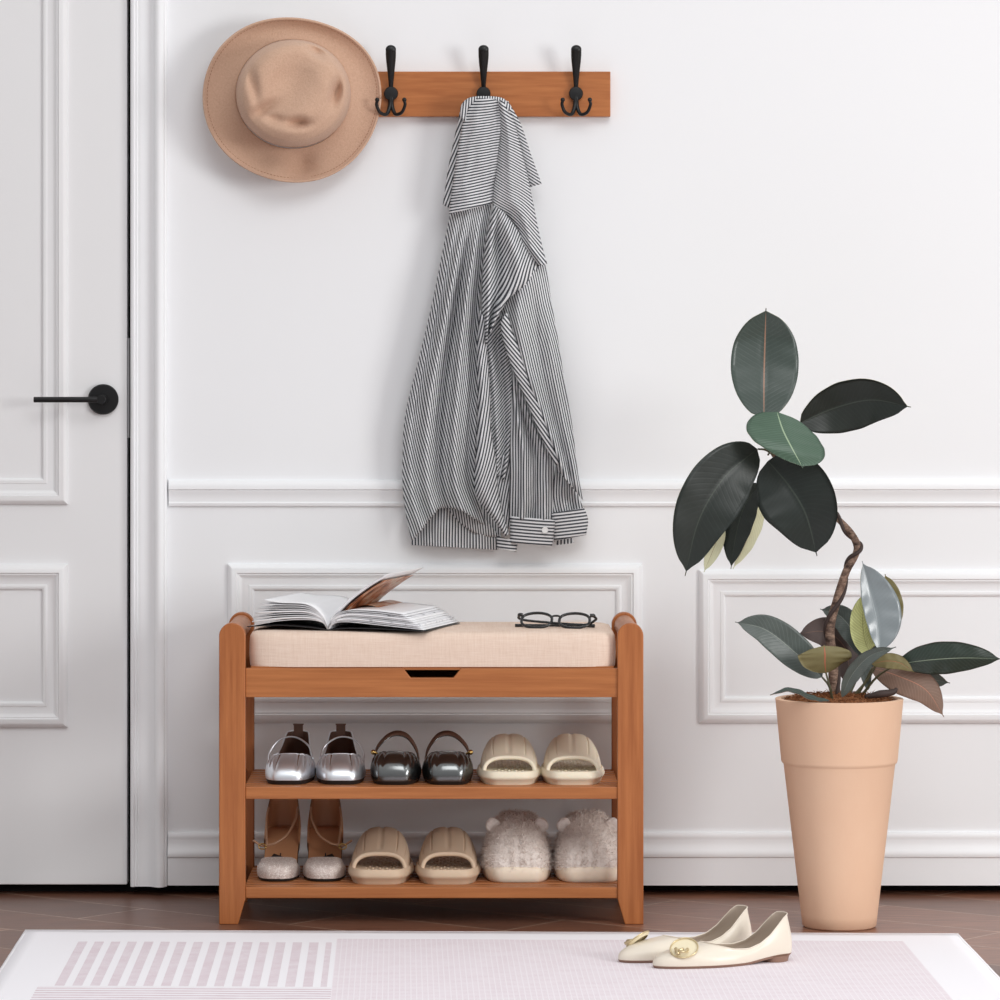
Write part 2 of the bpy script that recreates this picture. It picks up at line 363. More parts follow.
# the length of cloth that runs from the hook down to the right: yoke, then the shoulder
shirt_panel('yoke', [(498, 100), (500, 130), (497, 165), (493, 206), (507, 216), (518, 230), (522, 245), (538, 266)], [(505, 101), (514, 122), (520, 145), (528, 178), (533, 203), (538, 228), (543, 250), (547, 264)], -.060, -38, -54, folds=[(.5, .15, .006)], bulge=.018, seed=7, nu=34)
shirt_panel('body', [(512, 282), (503, 298), (501, 315), (508, 345), (520, 375), (535, 410), (549, 445), (558, 470)], [(545, 260), (551, 300), (558, 340), (565, 385), (572, 425), (575, 450), (578, 475), (583, 500)], -.044, 103, 100,
            folds=[(.3, .09, .012), (.62, .09, -.010), (.85, .06, .006)], bulge=.024, seed=8, nu=44, nv=60, per=2.4)
shirt_panel('sleeve', [(494, 205), (487, 235), (483, 270), (482, 300), (483, 322), (486, 345)], [(504, 212), (519, 232), (537, 262), (531, 280), (508, 300), (490, 332)], -.066, 60, 46, folds=[(.16, .06, .012), (.34, .08, -.018), (.7, .15, .014)], bulge=.012, seed=9, nu=36, nv=44, per=2.5)
shirt_panel('sleeve', [(487, 318), (485, 345), (488, 380), (490, 420), (492, 450), (494, 472)], [(506, 316), (508, 345), (512, 380), (513, 420), (510, 450), (504, 480)], -.030, 50, 52, folds=[(.25, .1, .006), (.6, .16, -.014)], bulge=.004, seed=10)
shirt_panel('back_hem', [(492, 455), (495, 485), (500, 510), (504, 530)], [(513, 455), (512, 485), (512, 510), (511, 528)], -.024, 80, 84, bulge=.004, seed=16, nu=12, nv=24)
shirt_panel('sleeve', [(512, 385), (511, 420), (510, 460), (509, 500), (509, 519)], [(514, 368), (534, 415), (552, 455), (553, 490), (553, 520)], -.034, 90, 90, folds=[(.3, .08, .012), (.55, .07, -.014), (.8, .07, .010)], bulge=.010, seed=11, nu=36, per=2.6)
shirt_panel('sleeve', [(556, 465), (553, 485), (551, 500), (551, 514)], [(562, 468), (573, 485), (580, 500), (584, 511)], -.026, 92, 100, folds=[(.4, .1, .006), (.7, .1, -.006)], bulge=.008, seed=12, nu=22, nv=22)
# turned front edge that falls from the shoulder to the cuffs, and the long narrow fold in the middle
shirt_panel('placket', [(500, 322), (503, 340), (513, 370), (526, 400), (540, 435), (556, 466)], [(507, 312), (514, 335), (527, 366), (539, 398), (549, 432), (560, 462)], -.066, -52, -55, bulge=.006, nu=12, nv=44, seed=13, wav=.6, per=3.0)
shirt_panel('front_fold', [(480, 310), (477, 350), (478, 390), (477, 440), (475, 490), (486, 510), (497, 524), (505, 536)], [(485, 320), (487, 350), (490, 390), (491, 430), (496, 460), (498, 490), (503, 515), (509, 534)], -.060, 78, 66, folds=[(.3, .15, .004)], bulge=.012, nu=16, nv=46, seed=14)
shirt_panel('body', [(440, 498), (460, 503), (470, 508), (480, 512)], [(450, 512), (464, 526), (480, 535), (500, 537)], -.028, 100, 96, bulge=.004, nu=12, nv=24, seed=15, wav=.7)
def cuff(l, r, Y, seed, ang, name='cuff'):
    return shirt_panel(name, l, r, Y, ang, ang, bulge=.007, nu=16, nv=14, seed=seed, wav=.3, per=3.3)
c1 = cuff([(510, 516), (510, 530), (510, 543)], [(555, 520), (554, 533), (552, 547)], -.046, 21, -4)
c2 = cuff([(551, 513), (552, 526), (554, 541)], [(584, 508), (588, 520), (586, 535)], -.036, 22, 6)
cuff([(497, 536), (497, 542), (497, 548)], [(517, 541), (517, 546), (516, 552)], -.040, 23, -6, 'hem_tab')
cuff([(554, 541), (556, 543), (557, 545)], [(572, 538), (573, 541), (574, 543)], -.024, 24, 90, 'back_hem')
bp = P(545, 530, -.056)
bv, bf = lathe([(0, 0), (.0046, 0), (.0052, .0007), (.0052, .0016), (.004, .0016), (.0035, .001), (0, .001)], 24)
WHB = M('white_button', lin(240, 240, 240), .35).m
obj('button', [(bp.x+a, bp.y-c_, bp.z+b_) for a, b_, c_ in bv], bf, WHB, c1, ang=40, world=True)
# ------------------------------------------------------------------ shoe bench
FY, RY = -.366, -.078
sb = 633.1
bench = thing('shoe_bench', 'orange brown bamboo shoe bench with beige seat cushion and two slatted shelves', 'bench', (X(431, FY), (FY+RY)/2, 0))
def fx(px): return X(px, FY)
def fz(py): return Z(py, FY)
TH = .022
def post(px0, px1, tx, ya, yb, parent):
    """arched post; foot tapers on the side tx ('l' or 'r')"""
    x0, x1 = fx(px0), fx(px1); r = (x1-x0)/2; zt = fz(611.5 if False else 623)-r; xc = (x0+x1)/2; ta = fz(899); cutx = .0115
    pts = [(xc+r*cos(a), zt+r*sin(a)) for a in [pi*k/20 for k in range(21)]]
    if tx == 'l': pts += [(x0, 0), (x1-cutx, 0), (x1, ta)]
    else: pts += [(x0, ta), (x0+cutx, 0), (x1, 0)]
    o = obj('leg', *prism(pts, ya, yb), WOODZ, parent, ang=35, world=True); bevel(o, .0016, 3); return o
L0, L1, R0, R1 = 219, 245.3, 617.5, 643.5
for px0, px1, k in ((L0, L1, 'l'), (R0, R1, 'r')):
    post(px0, px1, k, FY, FY+TH, bench); post(px0, px1, k, RY-TH, RY, bench)
    xc = (fx(px0)+fx(px1))/2; zc = fz(623)-.0205
    v_, f_ = tube([(xc, FY+TH-.003, zc), (xc, RY-TH+.003, zc)], .0165, 2, 32, smooth=False)
    obj('arm_rail', v_, f_, WOODX, bench, ang=50, world=True)
    for zz in (fz(792), fz(891)):
        bevel(obj('side_rail', *box(xc-.009, xc+.009, FY+TH-.002, RY-TH+.002, zz-.012, zz+.0085), WOODX, bench, ang=0, world=True), .001)
    bevel(obj('seat_side', *box(xc-.010, xc+.008, FY+TH-.002, RY-TH+.002, fz(697), fz(669)), WOODX, bench, ang=0, world=True), .001)
ix0, ix1 = fx(L1), fx(R0)+.001
# front board with the cut-out finger grip
ap = [(ix0, fz(697.5)), (ix1, fz(697.5)), (ix1, fz(668.5)), (fx(461), fz(668.5)), (fx(453.5), fz(678)), (fx(410.5), fz(678)), (fx(403), fz(668.5)), (ix0, fz(668.5))]
bevel(obj('front_board', *prism(ap, FY+.004, FY+.018), WOODX, bench, ang=0, world=True), .0012)
bevel(obj('back_board', *box(ix0, ix1, RY-.018, RY-.005, fz(697.5), fz(668.5)), WOODX, bench, ang=0, world=True), .001)
obj('box_bottom', *box(ix0, ix1, FY+.018, RY-.018, fz(696), fz(692)), WOODX, bench, ang=0, world=True)
FAB = M('beige_linen', lin(226, 203, 184), .92, 0, .15)
cv = FAB.coord((1, 1, 1)); s3 = FAB.n('SeparateXYZ'); FAB.l(cv, s3.inputs[0])
w1 = FAB.math('SINE', FAB.math('MULTIPLY', FAB.math('ADD', s3.outputs[0], FAB.math('MULTIPLY', FAB.noise(cv, 90, 2), .002)), 2*pi/.0022))
w2 = FAB.math('SINE', FAB.math('MULTIPLY', FAB.math('ADD', s3.outputs[2], s3.outputs[1]), 2*pi/.0022))
wv = FAB.math('MULTIPLY', FAB.math('ADD', w1, w2), .25)
str1 = FAB.noise(FAB.coord((3, 1, 60)), 12, 3, .7); str2 = FAB.noise(FAB.coord((60, 1, 3)), 12, 3, .7)
fac = FAB.math('ADD', FAB.math('MULTIPLY', FAB.math('ADD', str1, str2), .5), FAB.math('MULTIPLY', wv, .15))
FAB.base(FAB.ramp(fac, [(.28, lin(218, 192, 173)), (.52, lin(229, 206, 189)), (.78, lin(238, 220, 206))])); FAB.bump(fac, .4, .0012)
cz0, cz1 = fz(668), fz(633)
NUx, NVy = 60, 26
cx_0, cx_1, cy0, cy1 = fx(248), fx(616.5), FY+.003, RY-.004
def cush():
    # rounded slab: superellipse cross-sections, slightly crowned top
    V, Fc = [], []
    def P_(x, y, z): V.append((x, y, z)); return len(V)-1
    r = .010
    prof = [(0, 0, 0), (0, .3, 0), (0, .7, 0)]
    rings = []
    hgt = cz1-cz0
    ring_def = [(.010, 0), (.001, .0015), (-.0004, hgt*.35), (-.0002, hgt*.7), (.001, hgt-.007), (.004, hgt-.002), (.011, hgt), (.03, hgt+.001), (.07, hgt+.0016), (.12, hgt+.0018)]
    n = 140
    for ins, z in ring_def:
        a, b = (cx_1-cx_0)/2-ins, (cy1-cy0)/2-ins
        idx = []
        for k in range(n):
            th = 2*pi*k/n; e = .16
            cx_, sy_ = cos(th), sin(th)
            x = a*math.copysign(abs(cx_)**e, cx_); y = b*math.copysign(abs(sy_)**e, sy_)
            m = max(abs(x)/a, abs(y)/b)
            idx.append(P_((cx_0+cx_1)/2+x, (cy0+cy1)/2+y, cz0+z+.0006*noise.noise(Vector((x*30, y*30, 2)))))
        rings.append(idx)
    for A, B in zip(rings, rings[1:]):
        for k in range(n): Fc.append((A[k], A[(k+1) % n], B[(k+1) % n], B[k]))
    Fc.append(tuple(rings[-1])); Fc.append(tuple(rings[0][::-1]))
    return V, Fc
obj('seat_cushion', *cush(), FAB.m, bench, ang=60, world=True)
obj('seat_lid', *box(cx_0+.004, cx_1-.004, cy0+.004, cy1-.002, cz0-.0035, cz0+.002), WOODX, bench, ang=0, world=True)
SH1, SH2 = fz(787), fz(887.5)
for zt, hb in ((SH1, .0195), (SH2, .0175)):
    bevel(obj('shelf_rail', *box(ix0, ix1, FY+.003, FY+.017, zt-hb, zt), WOODX, bench, ang=0, world=True), .0015)
    bevel(obj('shelf_rail', *box(ix0, ix1, RY-.017, RY-.004, zt-hb, zt), WOODX, bench, ang=0, world=True), .0012)
    n_ = 7; ya, yb = FY+.026, RY-.024; wdt = (yb-ya-.010*(n_-1))/n_
    for k in range(n_):
        y = ya+k*(wdt+.010)
        bevel(obj('shelf_slat', *box(ix0-.002, ix1+.002, y, y+wdt, zt-.010, zt-.0005), WOODX, bench, ang=0, world=True), .001)
SH1 -= .0005; SH2 -= .0005
# ------------------------------------------------------------------ shoes
def dup(root, loc, rz, label, mirror=False):
    r = root.copy(); COL.objects.link(r); r.location = loc; r.rotation_euler = (0, 0, rz); r['label'] = label
    if mirror: r.scale = (-1, 1, 1)
    for ch in list(root.children):
        c_ = ch.copy(); COL.objects.link(c_); c_.parent = r
        for g_ in ch.children:
            d = g_.copy(); COL.objects.link(d); d.parent = c_
    return r
class Last:
    def __init__(s, L, hw, bw, ph, pt, bow=0, lift=None, topk=.86, t0=.03, t1=.62, zt=((0, .05), (.5, .035), (1, .04)), toe=.03, sole=.004, bul=.004, pleat=(0, 0), throat_q=.6, wtab=None):
        s.__dict__.update(locals())
    def half(s, t):
        t = max(0, min(1, t)); k = s.hw+(s.bw-s.hw)*sm(.2, .68, t)
        if s.wtab: k *= interp(s.wtab, t)
        return k*(max(0, 2*sqrt(t*(1-t))))**(s.ph+(s.pt-s.ph)*sm(.3, .7, t))
    def cx(s, t): return s.bow*sm(.3, 1, t)
    def zl(s, t): return s.lift(t) if s.lift else 0
    def outl(s, th, k=1):
        t = (1-cos(th))/2; sg = 1 if sin(th) >= 0 else -1
        t2 = .5+(t-.5)*(1-(1-k)*.4); return Vector((s.cx(t)+sg*s.half(t)*k, s.L/2-s.L*t2, s.zl(t2)))
    def top(s, th):
        u = (1-cos(th))/2; t = s.t0+(s.t1-s.t0)*u; sg = 1 if sin(th) >= 0 else -1
        q = s.throat_q*sm(.35, 1, u); hq = min(1, abs(sin(th))/.42)**.8 if u < .5 else 1
        return Vector((s.cx(t)+sg*s.half(t)*s.topk*hq*abs(sin(th))**q, s.L/2-s.L*t, s.zl(t)+interp(s.zt, u)))
    def surf(s, nt=96, nr=18, inset=0, z0=None):
        z0 = s.sole if z0 is None else z0
        V = []
        for i in range(nt):
            th = 2*pi*i/nt; u = (1-cos(th))/2
            B = s.outl(th); B.z += z0; T = s.top(th)
            c_ = Vector((s.cx(u), B.y*.8, 0)); o_ = Vector((B.x-c_.x, (B.y-c_.y), 0)); 
            o_ = o_.normalized() if o_.length > 1e-6 else Vector((0, -1 if u > .5 else 1, 0))
            e = sm(.45, .85, u); hz_ = T.z-B.z
            P1 = B+o_*s.bul+Vector((0, 0, (.45*hz_)*(1-e)+s.toe*e))
            side = T+o_*s.bul*.6+Vector((0, 0, -.3*hz_)); toe = T.lerp(B, .45); toe.z = T.z-(.004 if s.toe < .03 else .001)
            P2 = side.lerp(toe, e)
            for j in range(nr):
                t = j/(nr-1); k = 1-t
                p = B*k**3+P1*3*k*k*t+P2*3*k*t*t+T*t**3
                if inset: p = p-o_*inset*(1 if t < .9 else 1)+Vector((0, 0, -inset*.5*e*sin(pi*t)))
                if s.pleat[0]:
                    pk = s.pleat[1]*(abs(cos(s.pleat[0]*.5*(th-pi)))**.55*2-1.2)*sm(.12, .55, t)*(1-.5*sm(.9, 1, t))*sm(.55, .8, u); p.z += pk*.8; p.y += -pk*.8
                V.append(p)
        V2 = V
        Fc = [(i*nr+j, ((i+1) % nt)*nr+j, ((i+1) % nt)*nr+j+1, i*nr+j+1) for i in range(nt) for j in range(nr-1)]
        return V2, Fc
    def insole(s, z=.005, k=.94, nt=48):
        V, Fc = [], []
        for j, q in enumerate((k, k*.6, k*.2)):
            for i in range(nt):
                th = 2*pi*i/nt; t = (1-cos(th))/2; sg = 1 if sin(th) >= 0 else -1
                V.append(Vector((s.cx(t)+sg*s.half(t)*q, s.L/2-s.L*(.01+.98*t), s.zl(.01+.98*t)+z)))
        for j in range(2):
            for i in range(nt): Fc.append((j*nt+i, j*nt+(i+1) % nt, (j+1)*nt+(i+1) % nt, (j+1)*nt+i))
        for i in range(nt//2): Fc.append((2*nt+i, 2*nt+(i+1) % nt, 2*nt+(nt-1-i) % nt, 2*nt+(nt-i) % nt))
        return V, Fc
    def solemesh(s, z0=0, z1=.004, k0=.97, k1=1.02, nt=64, bul=0):
        V, Fc = [], []; R_ = [(k0, z0), ((k0+k1)/2+bul, (z0+z1)/2), (k1, z1), (k1*.9, z1), (k1*.3, z1)]
        for k, z in R_:
            for i in range(nt):
                p = s.outl(2*pi*i/nt, k); V.append((p.x, p.y, p.z+z))
        for j in range(len(R_)-1):
            for i in range(nt): Fc.append((j*nt+i, j*nt+(i+1) % nt, (j+1)*nt+(i+1) % nt, (j+1)*nt+i))
        Fc.append(tuple(range(nt))[::-1]); b_ = (len(R_)-1)*nt
        for i in range(nt//2): Fc.append((b_+i, b_+(i+1) % nt, b_+(nt-1-i) % nt, b_+(nt-i) % nt))
        return V, Fc
    def rim(s, r=.0012, nt=90):
        pts = [s.top(2*pi*i/nt) for i in range(nt+1)]; 
        if s.pleat[0]:
            for i, p in enumerate(pts):
                th = 2*pi*i/nt; u = (1-cos(th))/2; p.z += s.pleat[1]*.3*(abs(cos(s.pleat[0]*.5*(th-pi)))**.55*2-1.2)*sm(.55, .8, u)
        return tube(pts, r, len(pts), 8, smooth=False)
def leather(name, col, rough, metal=0, spec=.5, bs=.05):
    q = M(name, col, rough, metal, spec); q.bump(q.noise(q.coord(), 300, 3), bs, .0005); return q.m
SILV = leather('silver_leather', lin(236, 240, 246), .36, .85)
PEWT = leather('pewter_leather', lin(120, 122, 122), .2, .95)
BRNL = leather('dark_brown_lining', lin(104, 74, 60), .55)
DSOL = M('dark_sole', lin(34, 30, 29), .6).m
GOLD = M('gold_metal', lin(214, 178, 110), .25, 1).m
# silver ballet pumps
def on_shelf(px, pyb, shelf, L):
    """centre point for a shoe whose toe touches the shelf at picture row pyb"""
    s_ = (pyb-HZ)/(CH-shelf); y = F/s_-D0
    return Vector(((px-VX)/s_, y+L/2, shelf))
def silver_pump():
    c = on_shelf(287.5, 785, SH1, .232); t = thing('ballet_pump', 'silver ballet pump with brown lining at the left end of the middle shelf', 'shoe', c, group='silver ballet pumps')
    la = Last(.232, .028, .0405, .60, .44, .0, topk=.88, t0=.035, t1=.70, zt=((0, .066), (.08, .064), (.2, .054), (.5, .034), (.8, .034), (1, .0425)), toe=.026, sole=.007, bul=.003, pleat=(23, .0020), throat_q=.42)
    o = obj('upper', *la.surf(280, 30), SILV, t, ang=180)
    obj('lining', *la.surf(72, 14, inset=.0015), BRNL, t, ang=180)
    obj('insole', *la.insole(.0085, .95), BRNL, t, ang=60)
    obj('sole', *la.solemesh(0, .007, .93, 1.0), DSOL, t, ang=50)
    obj('trim', *la.rim(.0013), SILV, o, ang=180)
    hy = .232/2-.010
    obj('pull_tab', *merge(box(-.0075, .0075, hy-.0015, hy, .056, .0765), box(-.0085, .0085, hy-.003, hy+.003, .0755, .0775)), BRNL, t, ang=40)
    obj('strap', *tube([(-.036, -.014, .022), (-.037, .0, .040), (-.022, .012, .060), (.003, .014, .064), (.026, .008, .050), (.034, -.006, .030)], .0016, 30, 8), SILV, t, ang=180)
    return t
a = silver_pump(); a.rotation_euler.z = -.05; a.location.x += .003
dup(a, on_shelf(338.5, 785, SH1, .232), .03, 'silver ballet pump, second from the left on the middle shelf, touching the pewter clog', True)
def pewter():
    c = on_shelf(395.5, 785.3, SH1, .205); t = thing('mary_jane_shoe', 'dark pewter mary jane with its buckle strap raised, right of the silver ballet pumps', 'shoe', c, group='pewter mary jane shoes')
    la = Last(.205, .032, .0405, .60, .44, .0, topk=.80, t0=.02, t1=.72, zt=((0, .020), (.35, .022), (.6, .030), (.8, .040), (1, .0475)), toe=.036, sole=.006, bul=.006, pleat=(21, .0022), throat_q=.40)
    o = obj('upper', *la.surf(280, 30), PEWT, t, ang=180)
    obj('lining', *la.surf(72, 14, inset=.0015), BRNL, t, ang=180)
    obj('insole', *la.insole(.0075, .95), BRNL, t, ang=60)
    obj('sole', *la.solemesh(0, .006, .90, 1.0), DSOL, t, ang=50)
    obj('trim', *la.rim(.0013), PEWT, o, ang=180)
    pts = catmull([(-.036, .0, .030), (-.032, .012, .048), (-.017, .026, .064), (.0, .032, .0695), (.017, .028, .064), (.031, .014, .046), (.036, .0, .028)], 40)
    V = []
    for i, p in enumerate(pts):
        w_ = .0048
        V += [p+Vector((0, -w_, -w_*.5)), p+Vector((0, w_, w_*.9))]
    s_ = obj('strap', V, [(2*i, 2*i+1, 2*i+3, 2*i+2) for i in range(39)], BRNL, t, ang=180); solid(s_, .0018)
    obj('strap_edge', *tube([V[2*i] for i in range(40)], .0011, 40, 8, smooth=False), PEWT, s_, ang=180)
    obj('buckle', *merge(ball((-.0375, -.004, .043), .0042), tube([(-.036, -.004, .043), (-.031, 0, .04)], .002, 3, 8)), GOLD, t, ang=180)
    return t
a = pewter(); a.rotation_euler.z = -.03; a.location.x += .000
dup(a, on_shelf(447, 785.3, SH1, .205), .02, 'dark pewter mary jane with gold strap stud, left of the cream slides', True)
# slides
def rubber(name, col, rough=.55):
    q = M(name, col, rough, 0, .4); q.b.inputs['Subsurface Weight'].default_value = .12; q.b.inputs['Subsurface Radius'].default_value = (.01, .006, .004); q.b.inputs['Subsurface Scale'].default_value = .3; return q.m
CRM = rubber('cream_foam', lin(240, 229, 206)); TAU = rubber('taupe_foam', lin(212, 187, 161))
def slide(label, grp, mat, c, k=1.0):
    t = thing('slide_sandal', label, 'shoe', c, group=grp)
    la = Last(.25, .044, .0505*k, .50, .40, 0)
    R_ = [(.93, 0), (.95, .002), (.99, .007), (1.02, .0082), (1.055, .011), (1.055, .0130), (1.015, .0195), (.975, .0215), (.93, .0205), (.80, .0185), (.3, .0175)]
    nt = 80; V, Fc = [], []
    for q, z in R_:
        for i in range(nt):
            p = la.outl(2*pi*i/nt, q); V.append((p.x, p.y, z*1.0))
    for j in range(len(R_)-1):
        for i in range(nt): Fc.append((j*nt+i, j*nt+(i+1) % nt, (j+1)*nt+(i+1) % nt, (j+1)*nt+i))
    Fc.append(tuple(range(nt))[::-1]); Fc.append(tuple((len(R_)-1)*nt+i for i in range(nt)))
    obj('sole', V, Fc, mat, t, ang=60)
    nb = []
    for a_ in range(-3, 4):
        for b_ in range(-7, 6):
            if abs(a_*.011) < la.half(.5-b_*.018/.25)-.016: nb.append(ball((a_*.011+(.0055 if b_ % 2 else 0), b_*.018, .0178), .0022, 8, 5, (1, 1, .6)))
    obj('footbed_nubs', *merge(*nb), mat, t, ang=180)
    nu, nv = 140, 26
    def pt(i, j, r=0):
        v = j/(nv-1); u = i/(nu-1); ph = pi*u
        lean = .012
        y = -.088+.004*sin(ph)*0+v*.100
        w_ = la.half(.5-y/.25)*(1-.02*v)-.001-.003*v
        H = .0265+.0265*sm(0, 1, v*.95+.03)+.001*v
        y += .020*sin(ph)*(1-v)*.6
        rid = 0
        f_ = abs(((u-.06)/.88*6) % 1-.5)*2        # six flutes
        if .06 < u < .94: rid = (-.0017*exp(-((1-f_)/.10)**2)+.0003)*sm(.08, .30, v)
        ex = .70
        x = w_*math.copysign(abs(cos(ph))**ex, cos(ph))*(1); z = .0155+H*sin(ph)**.82
        nr_ = Vector((cos(ph), 0, sin(ph)))
        return Vector((x, y, z))+nr_*(rid-r)
    V, Fc = [], []
    o1, f1 = grid(nu, nv, lambda i, j: pt(i, j)); o2, f2 = grid(nu, nv, lambda i, j: pt(i, j, .0052))
    V = o1+o2; n = len(o1); Fc = [q[::-1] for q in f1]+[tuple(a+n for a in q) for q in f2]
    for i in range(nu-1):
        Fc.append((i, i+1, n+i+1, n+i)); k_ = (nv-1)*nu; Fc.append((k_+i+1, k_+i, n+k_+i, n+k_+i+1))
    o = obj('strap', V, Fc, mat, t, ang=50); 
    ed = [pt(i, 0, .0026)+Vector((0, -.0005, 0)) for i in range(nu)]
    obj('strap_rim', *tube(ed, .0034, nu, 10, smooth=False), mat, o, ang=180)
    return t
a = slide('cream slide sandal with fluted strap, right of the pewter shoes on the middle shelf', 'cream slide sandals', CRM, on_shelf(509.5, 785.3, SH1, .25))
dup(a, on_shelf(573.5, 785.3, SH1, .25), 0, 'cream slide sandal with fluted strap at the right end of the middle shelf', True)
a = slide('taupe slide sandal on the bottom shelf, beside the glittery heels', 'taupe slide sandals', TAU, on_shelf(378.5, 884.8, SH2, .25))
a.rotation_euler.z = -.03; a.location.x += .003; a.scale = (1.02, 1, 1.10)
b_ = dup(a, on_shelf(447.5, 884.8, SH2, .25), .01, 'taupe slide sandal on the bottom shelf, beside the furry slippers', True); b_.scale = (-1.02, 1, 1.10)
# glitter heels
GLT = M('champagne_glitter', lin(208, 190, 180), .4, .3)
vo = GLT.n('TexVoronoi'); GLT.l(GLT.coord(), vo.inputs['Vector']); vo.inputs['Scale'].default_value = 700
GLT.base(GLT.mix(GLT.math('POWER', vo.outputs['Color'], 3), lin(206, 190, 182), lin(255, 250, 244))); GLT.bump(vo.outputs['Distance'], .6, .001)
TAN = leather('tan_lining', lin(190, 136, 98), .5); STRP = leather('rose_strap', lin(186, 142, 112), .35)
def heel():
    H = .055
    lf = lambda t: H*(1-sm(.08, .66, t))+.001
    c = on_shelf(277.5, 882, SH2, .215); t = thing('high_heel_shoe', 'champagne glitter toe high heel with tan inside, leftmost shoe on the bottom shelf', 'shoe', c, group='glitter toe high heels')
    la = Last(.215, .033, .0365, .55, .52, 0, lift=lf, topk=.93, t0=.02, t1=.80, zt=((0, .062), (.08, .060), (.2, .046), (.36, .020), (.46, .0075), (.6, .0065), (.72, .010), (.86, .026), (1, .034)), toe=.027, sole=.004, bul=.003, throat_q=.3, wtab=[(0, 1), (.2, .97), (.42, .80), (.55, .80), (.72, 1), (1, 1)])
    v_, f_ = la.surf(120, 18); 
    def part(lo, hi, ins):
        v_, f_ = la.surf(120, 18, inset=ins); nr = 18
        keep = [q for q in f_ if lo <= (1-cos(2*pi*(q[0]//nr)/120))/2 <= hi]; return v_, keep
    obj('toe_cap', *part(.60, 1.01, 0), GLT.m, t, ang=180)
    obj('heel_counter', *part(-.01, .36, 0), TAN, t, ang=180)
    v1, f1 = part(-.01, .36, .0014); obj('heel_lining', v1, f1, TAN, t, ang=180)
    obj('insole', *la.insole(.0095, .96, 64), TAN, t, ang=80)
    obj('sole', *la.solemesh(0, .004, .96, 1.0), DSOL, t, ang=50)
    hv, hf = tube([(0, .078, lf(.12)+.001), (0, .088, .035), (0, .092, .0)], [.016, .008, .0055], 10, 14); hv = [Vector((p[0], p[1], max(p[2], 0))) for p in map(Vector, hv)]
    obj('heel', hv, hf, TAN, t, ang=60)
    s_ = obj('strap', *tube([(.024, .07, .100), (.022, .045, .085), (.010, .015, .062), (-.008, .0, .050), (-.020, -.004, .047), (-.030, -.006, .046), (-.044, -.01, .055)], .0019, 34, 8), STRP, t, ang=180)
    obj('ankle_strap', *tube([(-.024, .07, .100), (-.026, .05, .084), (-.024, .02, .060), (-.022, -.002, .048)], .0019, 20, 8), STRP, t, ang=180)
    bk = [(-.029+.006*cos(a_), -.009, .045+.0045*sin(a_)) for a_ in [2*pi*k/16 for k in range(17)]]
    obj('buckle', *tube(bk, .0011, 17, 8, smooth=False), GOLD, s_, ang=180)
    return t
a = heel(); a.rotation_euler.z = -.02; a.location.x += .000
dup(a, on_shelf(322.5, 882, SH2, .215), .02, 'champagne glitter toe high heel, second shoe from the left on the bottom shelf', True)
